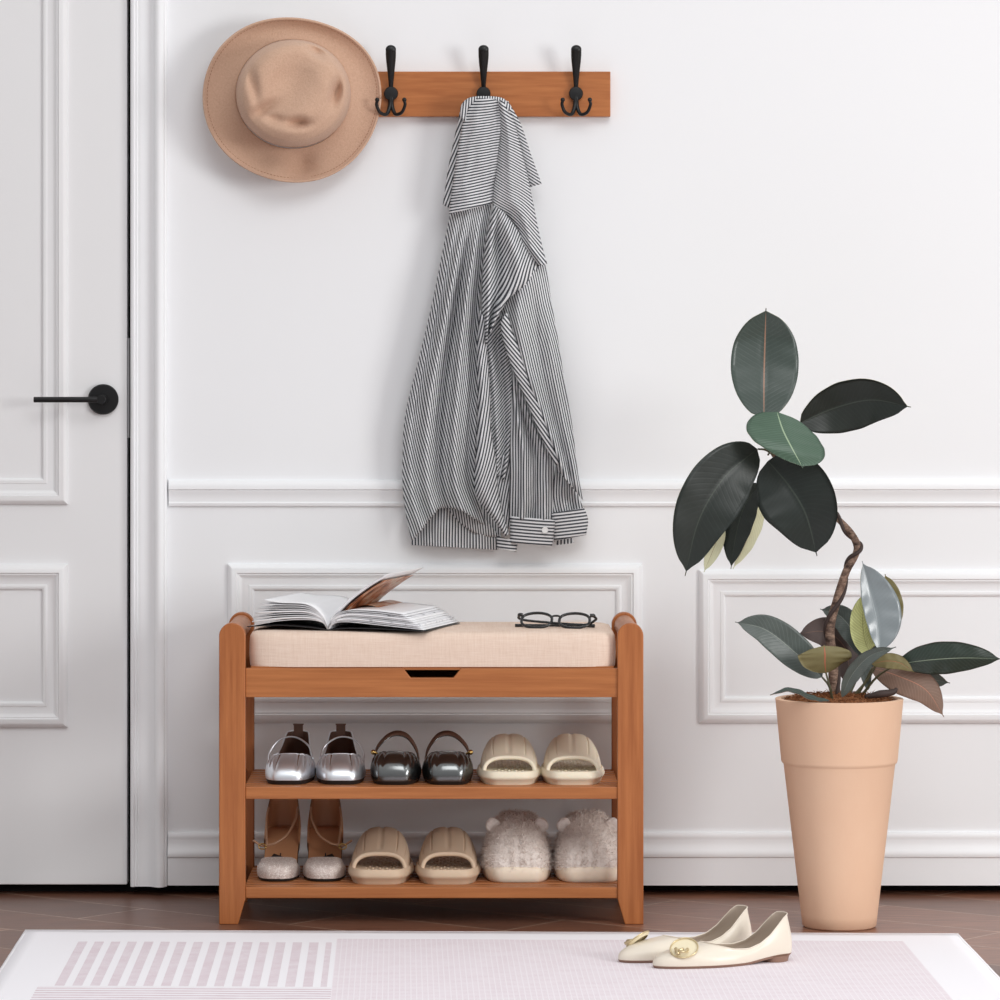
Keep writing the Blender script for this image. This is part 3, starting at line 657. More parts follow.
# furry slippers
FUR = M('grey_beige_fur', lin(206, 194, 186), .95, 0, .1)
_f = FUR.noise(FUR.coord(), 120, 4, .7); _g = FUR.noise(FUR.coord(), 28, 2)
FUR.base(FUR.mix(_f, lin(214, 198, 188), lin(255, 248, 242))); FUR.bump(_f, 1, .004)
CSOL = rubber('cream_slipper_sole', lin(240, 224, 204))
def slipper():
    c = on_shelf(517.5, 883, SH2, .245); t = thing('furry_slipper', 'furry beige bear ear slipper, right of the taupe slides on the bottom shelf', 'slipper', c, group='furry slippers with ears')
    la = Last(.245, .048, .0552, .5, .38, 0)
    R_ = [(.94, 0), (.985, .002), (1.02, .008), (1.03, .015), (1.015, .022), (.97, .025), (.9, .0255), (.3, .0255)]
    nt = 80; V, Fc = [], []
    for q, z in R_:
        for i in range(nt):
            p = la.outl(2*pi*i/nt, q); V.append((p.x, p.y, z))
    for j in range(len(R_)-1):
        for i in range(nt): Fc.append((j*nt+i, j*nt+(i+1) % nt, (j+1)*nt+(i+1) % nt, (j+1)*nt+i))
    Fc.append(tuple(range(nt))[::-1]); Fc.append(tuple((len(R_)-1)*nt+i for i in range(nt)))
    obj('sole', V, Fc, CSOL, t, ang=180)
    hi = Last(.236, .045, .0535, .5, .40, 0, topk=.62, t0=.06, t1=.47, zt=((0, .045), (.3, .048), (.7, .066), (1, .078)), toe=.034, bul=.002, throat_q=.5)
    def sh(v_):
        out = []
        for p in v_:
            p = p.copy(); d = 1+.05*noise.noise(p*40)+.05*noise.noise(p*120)
            p.x *= d; p.y *= 1+.02*noise.noise(p*45); p.z = .020+(p.z)*(1+.03*noise.noise(p*50+Vector((5, 2, 1)))); out.append(p)
        return out
    v_, f_ = hi.surf(110, 30, z0=0); v_ = sh(v_)
    up = obj('upper', v_, f_, FUR.m, t, ang=180); solid(up, .003, -1)
    # fur: thousands of little strands nobody could count
    me = up.data; rnd = random.Random(3); SV, SF = [], []
    fs = [(p.center.copy(), p.normal.copy(), p.area) for p in me.polygons if p.center.y < .06]
    cum = []; tot = 0
    for q in fs: tot += q[2]; cum.append(tot)
    import bisect
    cc = Vector((0, 0, .03))
    for k in range(14000):
        i = min(bisect.bisect(cum, rnd.random()*tot), len(fs)-1); ce, no, ar = fs[i]
        if no.dot(ce-cc) < 0: no = -no
        r_ = sqrt(ar); b_ = ce+Vector((rnd.uniform(-1, 1), rnd.uniform(-1, 1), rnd.uniform(-1, 1)))*r_*.6
        d = (no*.75+Vector((rnd.uniform(-1, 1), rnd.uniform(-1, 1), rnd.uniform(-1, .6)))*.7).normalized()*rnd.uniform(.004, .0095)
        sd = d.cross(Vector((rnd.uniform(-1, 1), rnd.uniform(-1, 1), rnd.uniform(-1, 1)))).normalized()*.00045
        n = len(SV); SV += [b_-sd, b_+sd, b_+d*.6+sd*.8+no*.0004, b_+d]; SF.append((n, n+1, n+2, n+3))
    fu = obj('fur', SV, SF, FUR.m, up, ang=0); fu['kind'] = 'stuff'
    for s_ in (-1, 1):
        v_, f_ = ball((0, 0, 0), .0125, 18, 12, (1, .45, 1))
        pr = []
        for p in map(Vector, v_):
            if p.y < 0: p.y += .0035*max(0, 1-(p.x**2+p.z**2)/.00008)
            p = p*(1+.12*noise.noise(p*200)); pr.append(Vector((s_*.0385+p.x, -.045+p.y, .083+p.z)))
        obj('ear', pr, f_, FUR.m, t, ang=180)
    return t
a = slipper()
dup(a, on_shelf(589.5, 883, SH2, .245), 0, 'furry beige bear ear slipper at the right end of the bottom shelf', True)
# ------------------------------------------------------------------ rug
RT = .006
rc = Vector((X(25, -.468), -.468, 0)); ryaw = math.atan2(-.042, 1.446)
RUG = M('pale_pink_rug', lin(240, 236, 240), .95, 0, .1)
c_ = RUG.coord(); q3 = RUG.n('SeparateXYZ'); RUG.l(c_, q3.inputs[0]); ry = RUG.math('MULTIPLY', q3.outputs[1], -1); rx = RUG.math('SUBTRACT', q3.outputs[0], RUG.math('MULTIPLY', ry, .0457))
def inside(v, a, b): return RUG.math('MULTIPLY', RUG.math('GREATER_THAN', v, a), RUG.math('LESS_THAN', v, b))
def stripe(v, per, duty, ph=0): return RUG.math('LESS_THAN', RUG.math('FRACT', RUG.math('DIVIDE', RUG.math('ADD', v, ph), per)), duty)
wear = RUG.noise(c_, 26, 4, .7); fine = RUG.noise(c_, 700, 2)
block = RUG.math('MULTIPLY', inside(rx, .092, .480), inside(ry, .125, .570))
hat_ = RUG.math('ADD', .55, RUG.math('MULTIPLY', stripe(RUG.math('ADD', ry, rx), .0060, .6), .45)); bars = RUG.math('MULTIPLY', RUG.math('MULTIPLY', block, hat_), stripe(rx, .0252, .56, -.093))
lines = RUG.math('MULTIPLY', RUG.math('MULTIPLY', inside(rx, .070, .487), inside(ry, .578, 1.9)), stripe(ry, .021, .6))
dots = RUG.math('MULTIPLY', RUG.math('MULTIPLY', stripe(ry, .0125, .62), stripe(rx, .0080, .80)), RUG.math('MULTIPLY', inside(rx, .487, 1.352), inside(ry, .085, 1.9)))
t1 = RUG.math('MULTIPLY', RUG.math('MAXIMUM', bars, lines), RUG.math('ADD', .25, RUG.math('MULTIPLY', wear, .95)))
t2 = RUG.math('MULTIPLY', dots, RUG.math('MULTIPLY', wear, .8))
wht = lin(243, 241, 245); pk = lin(212, 192, 200)
fac = RUG.math('MINIMUM', RUG.math('ADD', t1, t2), 1)
fld = RUG.math('MULTIPLY', inside(rx, .487, 1.352), inside(ry, .085, 1.9))
basec = RUG.mix(RUG.math('MULTIPLY', fld, .6), wht, lin(234, 224, 229))
RUG.base(RUG.mix(fac, basec, pk))
RUG.bump(RUG.math('ADD', fine, RUG.math('MULTIPLY', fac, -.5)), .3, .0012)
rw, rd = 1.447, 1.95
rug = obj('rug', *grid(60, 60, lambda i, j: (rw*i/59+.0457*rd*j/59, -rd*j/59+.0022*noise.noise(Vector((i*.16, 3, 0)))*(1 if j == 0 else 0), RT-.0002+.0004*noise.noise(Vector((i*.3, j*.3, 0))))), RUG.m, ang=180)
rug.location = rc; rug.rotation_euler = (0, 0, ryaw); solid(rug, RT-.0008, 1)
OFF['rug'] = rc
rug['label'] = 'pale pink and white patterned rug on the dark floor in front of the bench'; rug['category'] = 'rug'
HEM = M('white_rug_binding', lin(246, 243, 246), .9).m
hp = [(0.003+.0457*rd, -rd, .003), (.003, -.001, .003), (rw-.003, -.001, .003), (rw-.003+.0457*rd, -rd, .003)]
hm = merge(tube([hp[0], hp[1]], .0032, 40, 8), tube([(rw*i/59, -.001+.0022*noise.noise(Vector((i*.16, 3, 0))), .0030) for i in range(60)], .0032, 60, 8, smooth=False), tube([hp[2], hp[3]], .0032, 40, 8))
obj('rug_binding', *hm, HEM, rug, ang=180)
# ------------------------------------------------------------------ cream flats on the rug
IV = leather('ivory_leather', lin(230, 220, 204), .36, 0, .5, .03); TSOL = M('tan_brown_sole', lin(140, 108, 92), .55).m; LIN2 = leather('taupe_lining', lin(190, 174, 158), .6)
BKG = M('pale_gold_buckle', lin(214, 196, 156), .3, .75).m; BKF = M('ivory_buckle_face', lin(240, 228, 196), .3, .2).m
toe = Vector((X(656, -.877), -.877, RT)); hl = Vector((X(788, -.785), -.785, RT))
ax = (hl-toe); FLn = ax.length+.004; yaw = math.atan2(ax.y, ax.x)-pi/2
def flat():
    t = thing('ballet_flat', 'ivory pointed toe flat in front on the rug with round gold buckle facing the camera', 'shoe', (toe+hl)/2, yaw, group='ivory flats on the rug')
    lf = lambda t_: .0075*(1-sm(.10, .42, t_))
    L = FLn
    la = Last(L, .0275, .0385, .6, 1.05, -.004, lift=lf, topk=.93, t0=.03, t1=.63, zt=((0, .062), (.04, .0615), (.09, .057), (.17, .047), (.27, .035), (.4, .0265), (.55, .0235), (.75, .025), (1, .0325)), toe=.019, sole=.0035, bul=.0035, throat_q=.5)
    la.wtab = [(0, 1), (.3, .93), (.5, 1.0), (1, 1)]
    o = obj('upper', *la.surf(110, 20), IV, t, ang=180)
    obj('lining', *la.surf(72, 14, inset=.0014), LIN2, t, ang=180)
    obj('insole', *la.insole(.006, .95), LIN2, t, ang=60)
    obj('sole', *la.solemesh(0, .0038, .95, 1.01), TSOL, t, ang=50)
    obj('trim', *la.rim(.0009), IV, o, ang=180)
    hb, hf = la.solemesh(-.008, .0, .93, .97); 
    V = [(p[0], p[1], max(0, p[2])) for p in hb if True]
    h = Last(L, .0262, .0262, .6, .6, 0); pts = []
    for z, k in ((0, .9), (.0085, .97)):
        for i in range(40):
            th = 2*pi*i/40; pts.append((.0255*k*sin(th)*1.0, L/2-.031+.029*k*cos(th) if cos(th) > 0 else L/2-.031+.016*cos(th), z))
    obj('heel', pts, [(i, (i+1) % 40, 40+(i+1) % 40, 40+i) for i in range(40)]+[tuple(range(40))[::-1], tuple(range(40, 80))], TSOL, t, ang=50)
    # buckle plate on the vamp
    ring = []; R1_ = .0195
    c0 = Vector((.013, -L/2+L*.185, .0285)); nz = Vector((.55, -.36, .76)).normalized(); e1 = Vector((0, -1, 0)); e1 = (e1-nz*e1.dot(nz)).normalized(); e2 = nz.cross(e1)
    ring = [c0+e1*R1_*cos(a_)*1.05+e2*R1_*.95*sin(a_)+nz*.001 for a_ in [2*pi*k/36 for k in range(37)]]
    pb = obj('buckle', *tube(ring, .0011, 37, 8, smooth=False), BKG, t, ang=180)
    pv = [c0+nz*.0003]+[c0+e1*R1_*cos(2*pi*k/36)*1.05+e2*R1_*.95*sin(2*pi*k/36) for k in range(36)]+[c0-nz*.003+e1*R1_*.8*cos(2*pi*k/36)+e2*R1_*.75*sin(2*pi*k/36) for k in range(36)]
    obj('buckle_plate', pv, [(0, 1+k, 1+(k+1) % 36) for k in range(36)]+[(1+k, 37+k, 37+(k+1) % 36, 1+(k+1) % 36) for k in range(36)], BKF, pb, ang=50)
    kn = [c0+e2*.004+nz*.001-e1*.004, c0+e2*.010+nz*.005, c0+e1*.008+e2*.012+nz*.009, c0+e1*.010+e2*.004+nz*.004, c0+e2*.002+e1*.002+nz*.002]
    obj('buckle_knot', *merge(tube(kn, .0022, 20, 8), tube([c0+e1*.012-e2*.002+nz*.003, c0+e1*.014+e2*.012+nz*.007], .0026, 6, 8)), BKG, pb, ang=180)
    return t
a = flat()
sh_ = Vector((X(618, -.812), -.812, RT))-toe
dup(a, (toe+hl)/2+sh_+Vector((0, .004, 0)), yaw+.03, 'ivory pointed toe flat half hidden behind its mate on the rug, nearer the bench', True)

# ------------------------------------------------------------------ open magazine
PAP = M('white_paper', lin(236, 236, 238), .6, 0, .3).m; PAG = M('grey_printed_paper', lin(196, 196, 200), .5, 0, .4)
_p = PAG.noise(PAG.coord((60, 60, 60)), 1.1, 4, .6); PAG.base(PAG.ramp(_p, [(.40, lin(238, 238, 240)), (.56, lin(222, 222, 226)), (.70, lin(80, 80, 86))]))
PHO = M('brown_photo_print', lin(170, 110, 70), .4, 0, .4); _q = PHO.noise(PHO.coord((22, 22, 22)), 1.4, 4, .6)
PHO.base(PHO.ramp(_q, [(.34, lin(74, 50, 42)), (.46, lin(170, 98, 54)), (.56, lin(196, 168, 146)), (.68, lin(150, 134, 126))]))
CVR = M('black_cover', lin(22, 22, 24), .35).m
ctop = fz(633)+.0016
sp0 = Vector((X(328, -.335), -.335, ctop+.001)); sd_ = Vector((.055, .205, 0)); sdn = sd_.normalized(); wd = Vector((sdn.y, -sdn.x, 0))
mag = thing('open_magazine', 'open magazine with a page standing up, lying on the left of the seat cushion', 'magazine', sp0)
def sheet(name, mat, prof, t=.0009, y0=0., y1=1., parent=None, taper=0.0):
    c_ = catmull([(a_, 0, b_) for a_, b_ in prof], 22)
    V = []
    for j in range(8):
        v = y0+(y1-y0)*j/7
        for k, p in enumerate(c_):
            V.append(sp0+wd*p.x*(1-taper*v)+sd_*v+Vector((0, 0, p.z)))
    o = obj(name, V, [(j*22+i, j*22+i+1, (j+1)*22+i+1, (j+1)*22+i) for j in range(7) for i in range(21)], mat, parent or mag, ang=180, world=True); solid(o, t, 0); return o
sheet('cover', CVR, [(-.135, .003), (-.08, .006), (-.03, .0035), (0, .0005), (.03, .003), (.09, .003), (.160, .0008)], .0012)
for k in range(9):      # left leaves, fanned
    h = .0045+k*.0048; w_ = .128-k*.0011*(1+k*.15)
    sheet('page', PAG.m if k in (3,) else PAP, [(0, .001+k*.0003), (-.010, .012+k*.0014), (-.035, .016+k*.0030-.0), (-.080, h*.75+.010), (-w_, h+.006*(k % 3)*.3)], .0008+(.0016 if k in (1, 4) else 0))
for k in range(9):      # right leaves
    h = .003+k*.0030; w_ = .158-k*.0042
    sheet('page', PAG.m if k in (2, 6) else PAP, [(0, .001+k*.0003), (.008, .010+k*.0012), (.030, .0135+k*.0022), (.075, h*.9+.0075), (w_, h)], .0008+(.0018 if k in (2, 5) else 0))
sheet('photo_page', PHO.m, [(0, .006), (.012, .024), (.038, .036), (.070, .031), (.092, .030)], .0006, .35, 1)
# the page standing up and its brown photograph
rs = sheet('raised_page', PAP, [(.0, .005), (.008, .022), (.028, .044), (.060, .068), (.098, .090)], .0006)
V = []
c_ = catmull([(.0085, 0, .0205), (.030, 0, .0435), (.058, 0, .0645), (.082, 0, .0800)], 18)
for j in range(8):
    for p in c_: V.append(sp0+wd*(p.x+.0018)+sd_*(.12+.84*j/7)+Vector((0, 0, p.z-.0016)))
o = obj('photo_print', V, [(j*18+i, j*18+i+1, (j+1)*18+i+1, (j+1)*18+i) for j in range(7) for i in range(17)], PHO.m, rs, ang=180, world=True); solid(o, .0004, 0)

# ------------------------------------------------------------------ reading glasses
GL = M('black_acetate', lin(20, 20, 22), .2, 0, .6).m
LENS = M('clear_lens', (1, 1, 1, 1), .0); LENS.b.inputs['Transmission Weight'].default_value = 1; LENS.b.inputs['IOR'].default_value = 1.02; LENS.b.inputs['Alpha'].default_value = .25
gy = -.285; gc = Vector((X(554.5, gy), gy, ctop+.0006))
gls = thing('reading_glasses', 'black rimmed reading glasses folded on the right of the seat cushion', 'glasses', gc)
gr = math.radians(-9); tl = math.radians(50)
def gp(x, y, z):   # glasses frame: x across, z up the lens, y behind
    y2 = y*cos(tl)+z*sin(tl)*.9; z2 = z*cos(tl)*1.0-y*0
    xx = x*cos(gr)-(-y2)*sin(gr)*-1*0-y2*sin(gr); yy = x*sin(gr)+y2*cos(gr)
    return gc+Vector((xx, yy, z2))
frs = []
fr_parent = None
for s_ in (-1, 1):
    pts = []
    for k in range(41):
        a_ = 2*pi*k/40; cx_, sz_ = cos(a_), sin(a_); r_ = 1
        x = s_*.0305+.0245*math.copysign(abs(cx_)**.75, cx_); z = .018+.0170*math.copysign(abs(sz_)**.75, sz_)-.002*sz_*abs(cx_)
        pts.append(gp(x, .0, z))
    frs.append(tube(pts, .0023, 41, 8, smooth=False))
    lens = [gp(s_*.0305, 0, .019)]+pts[:-1]
    obj('lens', lens, [(0, 1+k, 1+(k+1) % 40) for k in range(40)], LENS.m, gls, ang=180, world=True)
    frs.append(tube([gp(s_*.0545, 0, .030), gp(s_*.0595, .001, .0305), gp(s_*.0605, .006, .029)], .0030, 8, 8))
frs.append(tube([gp(-.0075, 0, .024), gp(-.004, -.001, .0285), (gp(.004, -.001, .0285)), gp(.0075, 0, .024)], .0017, 12, 8))
obj('frame', *merge(*frs), GL, gls, ang=180, world=True)
def wp(x, y, z): return gc+Vector((x*cos(gr)-y*sin(gr), x*sin(gr)+y*cos(gr), z))
obj('temple', *tube([wp(.0605, .026, .018), wp(.062, .032, .012), wp(.040, .036, .0030), wp(-.03, .034, .0022), wp(-.068, .028, .0020)], [.0022, .0021, .0020, .0021, .0028], 30, 8), GL, gls, ang=180, world=True)
obj('temple', *tube([wp(-.0605, .026, .018), wp(-.062, .034, .013), wp(-.045, .041, .0085), wp(.02, .044, .0035), (wp(.060, .035, .002))], [.0022, .0021, .0020, .0021, .0030], 30, 8), GL, gls, ang=180, world=True)

# ------------------------------------------------------------------ rubber plant in its terracotta pot
PY = -.389; pc = Vector((X(839.3, PY), PY, 0))
plant = thing('potted_rubber_plant', 'rubber plant with dark glossy leaves in a tall pale terracotta pot', 'potted plant', pc)
TER = M('terracotta', lin(226, 178, 146), .8, 0, .2)
_t = TER.noise(TER.coord((1, 1, .6)), 9, 4, .6); TER.base(TER.mix(_t, lin(234, 200, 172), lin(225, 184, 155))); TER.bump(TER.noise(TER.coord(), 260, 3), .12, .0008)
zr = .3595; zcol = Z(768, PY-.09)
prof = [(0, 0), (.054, 0), (.058, .003), (.0600, .02), (.0875, zcol-.003), (.0885, zcol-.001), (.0905, zcol+.0005), (.0915, zcol+.004), (.1003, zr-.003), (.1008, zr-.001), (.0995, zr), (.0925, zr), (.0915, zr-.002), (.089, zr-.03), (.085, zr-.06), (0, zr-.06)]
obj('pot', *lathe(prof, 96), TER.m, plant, ang=50)
SOI = M('coconut_fibre', lin(150, 98, 66), 1, 0, .1); _s = SOI.noise(SOI.coord(), 240, 4, .75); SOI.base(SOI.ramp(_s, [(.35, lin(84, 50, 34)), (.55, lin(166, 110, 74)), (.72, lin(206, 158, 116))])); SOI.bump(_s, 1, .004)
sv = []
def soil(i, j):
    r = .0905*j/17; a_ = 2*pi*i/64
    return (r*cos(a_), r*sin(a_), zr-.006+.012*(1-(j/17)**2)+.004*noise.noise(Vector((r*cos(a_)*40, r*sin(a_)*40, 1))))
obj('soil', *grid(64, 18, soil, True), SOI.m, plant, ang=180)
rnd = random.Random(5); sv = []
for k in range(900):
    r = .088*sqrt(rnd.random()); a_ = rnd.random()*2*pi; b_ = Vector((r*cos(a_), r*sin(a_), zr-.005+.012*(1-(r/.0905)**2))); d = Vector((rnd.uniform(-1, 1), rnd.uniform(-1, 1), rnd.uniform(-.1, .5))).normalized()*rnd.uniform(.006, .013)
    sv.append(([b_, b_+Vector((0, .0007, .0004)), b_+d*.5+Vector((0, 0, .0018)), b_+d], [(0, 1, 2), (1, 3, 2)]))
fib = obj('fibre_strands', *merge(*sv), SOI.m, plant, ang=0); fib['kind'] = 'stuff'
BRK = M('dark_bark', lin(112, 90, 78), .85, 0, .2); _k = BRK.noise(BRK.coord((1, 1, 2)), 55, 5, .7); BRK.base(BRK.ramp(_k, [(.34, lin(52, 40, 36)), (.52, lin(120, 98, 86)), (.72, lin(176, 150, 130))])); BRK.bump(_k, .8, .003)
VIN = M('dark_vine_bark', lin(56, 42, 38), .7).m
tr = [(836, 697, PY), (833, 665, PY), (830, 630, PY), (837, 600, PY), (846, 572, PY-.01), (855, 556, PY-.01), (857, 545, PY-.01), (850, 532, PY), (838, 519, PY+.01), (822, 505, PY+.02), (800, 485, PY+.01), (782, 466, PY), (772, 452, PY), (765, 437, PY), (764, 418, PY)]
tp = [P(*q) for q in tr]; tp[0].z -= .02
obj('trunk', *tube(tp, [.0092, .0082, .0072, .0066, .0062, .0054, .0060, .0056, .0048, .0048, .0045, .004, .0038, .0035, .002], 120, 14), BRK.m, plant, ang=180, world=True)
cl = catmull(tp, 160); V = []
for i in range(0, 120):
    t = (cl[i+1]-cl[max(i-1, 0)]).normalized(); a1 = t.cross(Vector((0, 1, 0))).normalized(); a2 = t.cross(a1)
    ph = i*.22+1.0; r = .0080-.0028*i/120
    V.append(cl[i]+a1*cos(ph)*r+a2*sin(ph)*r)
obj('twining_stem', *tube(V, [.0036, .0034, .0032, .003, .0026], 200, 10), VIN, plant, ang=180, world=True)

def leafmat(name, col, rib, rough, coat=0.0, vein=.25, spec=.5):
    q = M(name, col, rough, 0, spec)
    u = q.n('UVMap'); s_ = q.n('SeparateXYZ'); q.l(u.outputs[0], s_.inputs[0])
    au = q.math('ABSOLUTE', s_.outputs[0])
    mid = q.math('LESS_THAN', au, .022)
    vn = q.math('SINE', q.math('ADD', q.math('MULTIPLY', s_.outputs[1], 150), q.math('MULTIPLY', au, -22)))
    vf = q.math('MULTIPLY', q.math('POWER', q.math('MULTIPLY', q.math('ADD', vn, 1), .5), 5), vein)
    nf = q.noise(q.coord(), 30, 3)
    c_ = q.mix(q.math('MULTIPLY', nf, .5), col, tuple(list(min(1, a*1.6) for a in col[:3])+[1]))
    c_ = q.mix(vf, c_, tuple(list(min(1, a*1.8+.01) for a in col[:3])+[1])); q.base(q.mix(mid, c_, rib))
    q.bump(q.math('ADD', vf, q.math('MULTIPLY', mid, -.6)), .35, .0012); q.b.inputs['Coat Weight'].default_value = coat; q.b.inputs['Coat Roughness'].default_value = .25
    return q.m
LD = leafmat('leaf_dark', lin(34, 40, 37), lin(56, 64, 57), .40, vein=.12, spec=.35); LG = leafmat('leaf_grey_green', lin(60, 70, 65), lin(150, 116, 96), .34, vein=.2, spec=.4)
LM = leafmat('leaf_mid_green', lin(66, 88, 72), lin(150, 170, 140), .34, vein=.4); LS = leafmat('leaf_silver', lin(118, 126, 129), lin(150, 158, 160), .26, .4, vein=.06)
LG2 = leafmat('leaf_dull_green', lin(72, 80, 76), lin(124, 132, 124), .4, vein=.25); LR = leafmat('leaf_deep_green', lin(38, 50, 43), lin(130, 144, 124), .32, vein=.4)
UB = leafmat('leaf_under_brown', lin(116, 92, 78), lin(176, 120, 96), .6, vein=.25); UO = leafmat('leaf_under_olive', lin(106, 98, 62), lin(172, 92, 66), .55, vein=.2)
UY = leafmat('leaf_under_yellow_green', lin(186, 190, 132), lin(150, 150, 100), .55, vein=.5); UC = leafmat('leaf_under_cream', lin(196, 196, 166), lin(150, 120, 90), .6, vein=.2)
UD = leafmat('leaf_under_dark_brown', lin(66, 50, 46), lin(110, 80, 66), .55, vein=.1)
def leaf(pts, wpx, roll=0, fold=.0, top=LD, bot=UC, stem=None, side=None, asym=0, shape=.72, skew=0, name='leaf', edge=0, label=None):
    """pts: (column, row, depth) from base to tip"""
    c_ = catmull([P(*q) for q in pts], 34); nu = 15; n = len(c_); V, UV = [], []
    Yc = sum(q[2] for q in pts)/len(pts); W_ = wpx/S(Yc)/2; r0 = math.radians(roll)
    T0, B0 = [], []
    for j, p in enumerate(c_):
        t = j/(n-1); tg = (c_[min(j+1, n-1)]-c_[max(j-1, 0)]).normalized()
        sd = tg.cross(Vector((0, 1, 0)))
        if sd.length < .05: sd = Vector((1, 0, 0))
        sd.normalize()
        if side: sd = Vector(side).normalized()
        N = sd.cross(tg).normalized()
        if N.y > 0: N = -N
        s2 = sd*cos(r0)+N*sin(r0); N2 = N*cos(r0)-sd*sin(r0)
        tt = t/.95; e = sin(pi*min(1, tt)**(.94+skew))**shape if tt < 1 else 0
        w_ = W_*e
        if t > .86: w_ = max(w_, W_*.05*(1-(t-.86)/.14)+.0003)
        w_ = max(w_, .0006)
        for i in range(nu):
            u = -1+2*i/(nu-1); x = u*w_*(1-asym if u > 0 else 1+asym)
            q = p+s2*x+N2*(fold*abs(x)*.9+edge*x*abs(x)/max(W_, 1e-6)-.0008*sin(j*.9+abs(u)*2)*abs(u)*e)
            if abs(u) < .01: q = q-N2*.0006
            T0.append(q+N2*.0004); B0.append(q-N2*.0004); UV.append((u, t))
    m = len(T0); V = T0+B0; Fc, mi = [], []
    for j in range(n-1):
        for i in range(nu-1):
            a_ = j*nu+i; Fc.append((a_, a_+1, a_+nu+1, a_+nu)); mi.append(0); Fc.append((m+a_, m+a_+nu, m+a_+nu+1, m+a_+1)); mi.append(1)
        for i in (0, nu-1):
            a_ = j*nu+i; Fc.append((a_, a_+nu, m+a_+nu, m+a_)); mi.append(1)
    o = obj(name, V, Fc, [top, bot], plant, ang=180, uv=UV+UV, world=True)
    for p_, k in zip(o.data.polygons, mi): p_.material_index = k
    if stem: 
        st = [P(*q) for q in stem]; obj('leaf_stalk', *tube(st, [.0024, .0018, .0014], 12, 8), STK, o, ang=180, world=True)
    return o
STK = M('leaf_stalk', lin(84, 82, 58), .5).m
A = PY
# crown
leaf([(764, 418, A-.02), (764, 380, A+.01), (765, 340, A+.02), (766, 308, A+.005)], 68, 0, .18, LG, UC, [(766, 440, A), (764, 428, A-.01), (764, 418, A-.02)], shape=.46)
leaf([(800, 423, A+.02), (835, 408, A+.03), (872, 400, A+.02), (911, 407, A)], 54, 18, .22, LD, UC, [(768, 440, A), (785, 432, A+.01), (800, 423, A+.02)], shape=.55)
leaf([(757, 449, A-.02), (724, 478, A-.05), (699, 520, A-.06), (685, 576, A-.05)], 66, -14, .15, LD, UC, [(774, 455, A), (766, 450, A-.01), (758, 449, A-.02)], shape=.55)
leaf([(768, 461, A-.02), (789, 486, A-.05), (806, 515, A-.06), (817, 556, A-.05)], 76, 8, .18, LD, UC, [(772, 448, A), (768, 455, A-.02)], shape=.50)
leaf([(777, 412, A-.03), (783, 430, A-.06), (792, 448, A-.085), (803, 468, A-.09)], 76, 0, -.12, LM, UC, [(765, 440, A), (764, 428, A-.01), (772, 418, A-.03)], shape=.45, side=(1, 0, -.17))
leaf([(760, 484, A+.04), (745, 505, A+.05), (736, 535, A+.05), (731, 569, A+.04)], 34, 30, .1, LD, UC, shape=.6)
leaf([(761, 490, A+.055), (756, 512, A+.06), (747, 540, A+.06), (733, 569, A+.05)], 24, -35, .1, UC, UC, shape=.6)
leaf([(722, 520, A+.05), (715, 545, A+.05), (704, 572, A+.045)], 16, 0, .1, UC, LD, shape=.6)
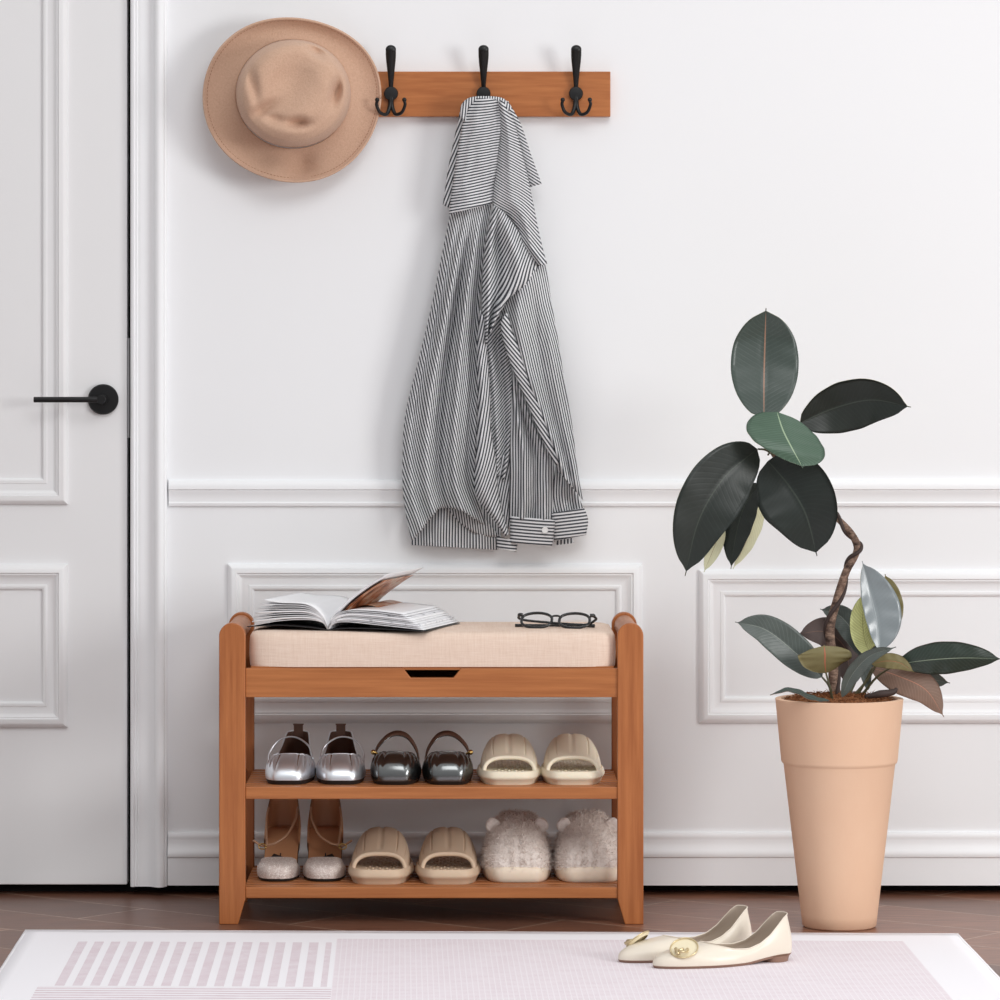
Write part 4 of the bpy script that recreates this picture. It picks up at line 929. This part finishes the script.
# low shoots
leaf([(822, 677, A-.01), (798, 655, A-.02), (766, 630, A-.03), (735, 622, A-.03)], 35, 12, .2, LG2, UB, [(833, 700, A-.01), (829, 686, A-.01), (822, 677, A-.01)], shape=.6)
leaf([(850, 684, A+.05), (846, 650, A+.06), (826, 632, A+.05), (797, 634, A+.04)], 38, 20, -.2, UD, UD, shape=.6)
leaf([(826, 673, A-.06), (825, 664, A-.07), (825, 654, A-.075), (824, 645, A-.07)], 54, 0, -.15, UO, LG, skew=.45, stem= [(833, 704, A-.05), (830, 688, A-.06), (826, 673, A-.06)], shape=.40)
leaf([(865, 658, A+.03), (855, 635, A+.04), (840, 616, A+.05), (820, 609, A+.05)], 26, 10, .2, LG2, UB, [(848, 697, A), (858, 676, A+.02), (865, 658, A+.03)], shape=.6)
leaf([(871, 657, A+.01), (864, 636, A+.01), (863, 612, A+.01), (869, 590, A+.01)], 26, 0, .1, UY, LG, shape=.6)
leaf([(884, 640, A+.06), (891, 615, A+.06), (890, 595, A+.06), (885, 574, A+.06)], 24, 0, .1, UO, LG, shape=.5)
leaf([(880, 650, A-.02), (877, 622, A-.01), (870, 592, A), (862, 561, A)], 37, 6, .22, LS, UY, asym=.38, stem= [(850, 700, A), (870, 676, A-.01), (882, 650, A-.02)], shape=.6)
leaf([(842, 697, A-.07), (852, 675, A-.08), (870, 656, A-.09), (896, 647, A-.09)], 17, 15, .2, LG2, LG2, shape=.65)
leaf([(898, 664, A-.04), (930, 660, A-.05), (965, 658, A-.05), (1003, 659, A-.04)], 34, 12, -.25, LR, UB, [(862, 695, A), (878, 676, A-.02), (898, 664, A-.04)], shape=.6)
leaf([(872, 668, A-.01), (898, 676, A-.02), (926, 690, A-.02), (944, 717, A-.01)], 34, -10, -.15, UB, LG, [(856, 698, A), (864, 684, A), (872, 668, A-.01)], shape=.6)
leaf([(872, 664, A-.05), (886, 661, A-.06), (900, 663, A-.06), (914, 672, A-.055)], 16, 0, -.1, UO, LG, shape=.6)
leaf([(882, 655, A+.03), (905, 668, A+.03), (928, 678, A+.03), (950, 683, A+.02)], 24, 15, .1, LG2, UB, shape=.6)
leaf([(830, 701, A-.075), (812, 698, A-.085), (790, 690, A-.09), (770, 695, A-.09)], 9, 60, .1, LG, UB, shape=.6)
leaf([(868, 690, A+.0), (866, 668, A+.01), (873, 655, A+.01), (886, 640, A+.0)], 14, 0, .1, LG2, UB, shape=.6)
rt = [P(865, 697, A-.05), P(880, 694, A-.055), P(893, 692, A-.05), P(897, 688, A-.05)]
obj('dry_root', *tube(rt, [.003, .006, .005, .002], 16, 8), VIN, plant, ang=180, world=True)
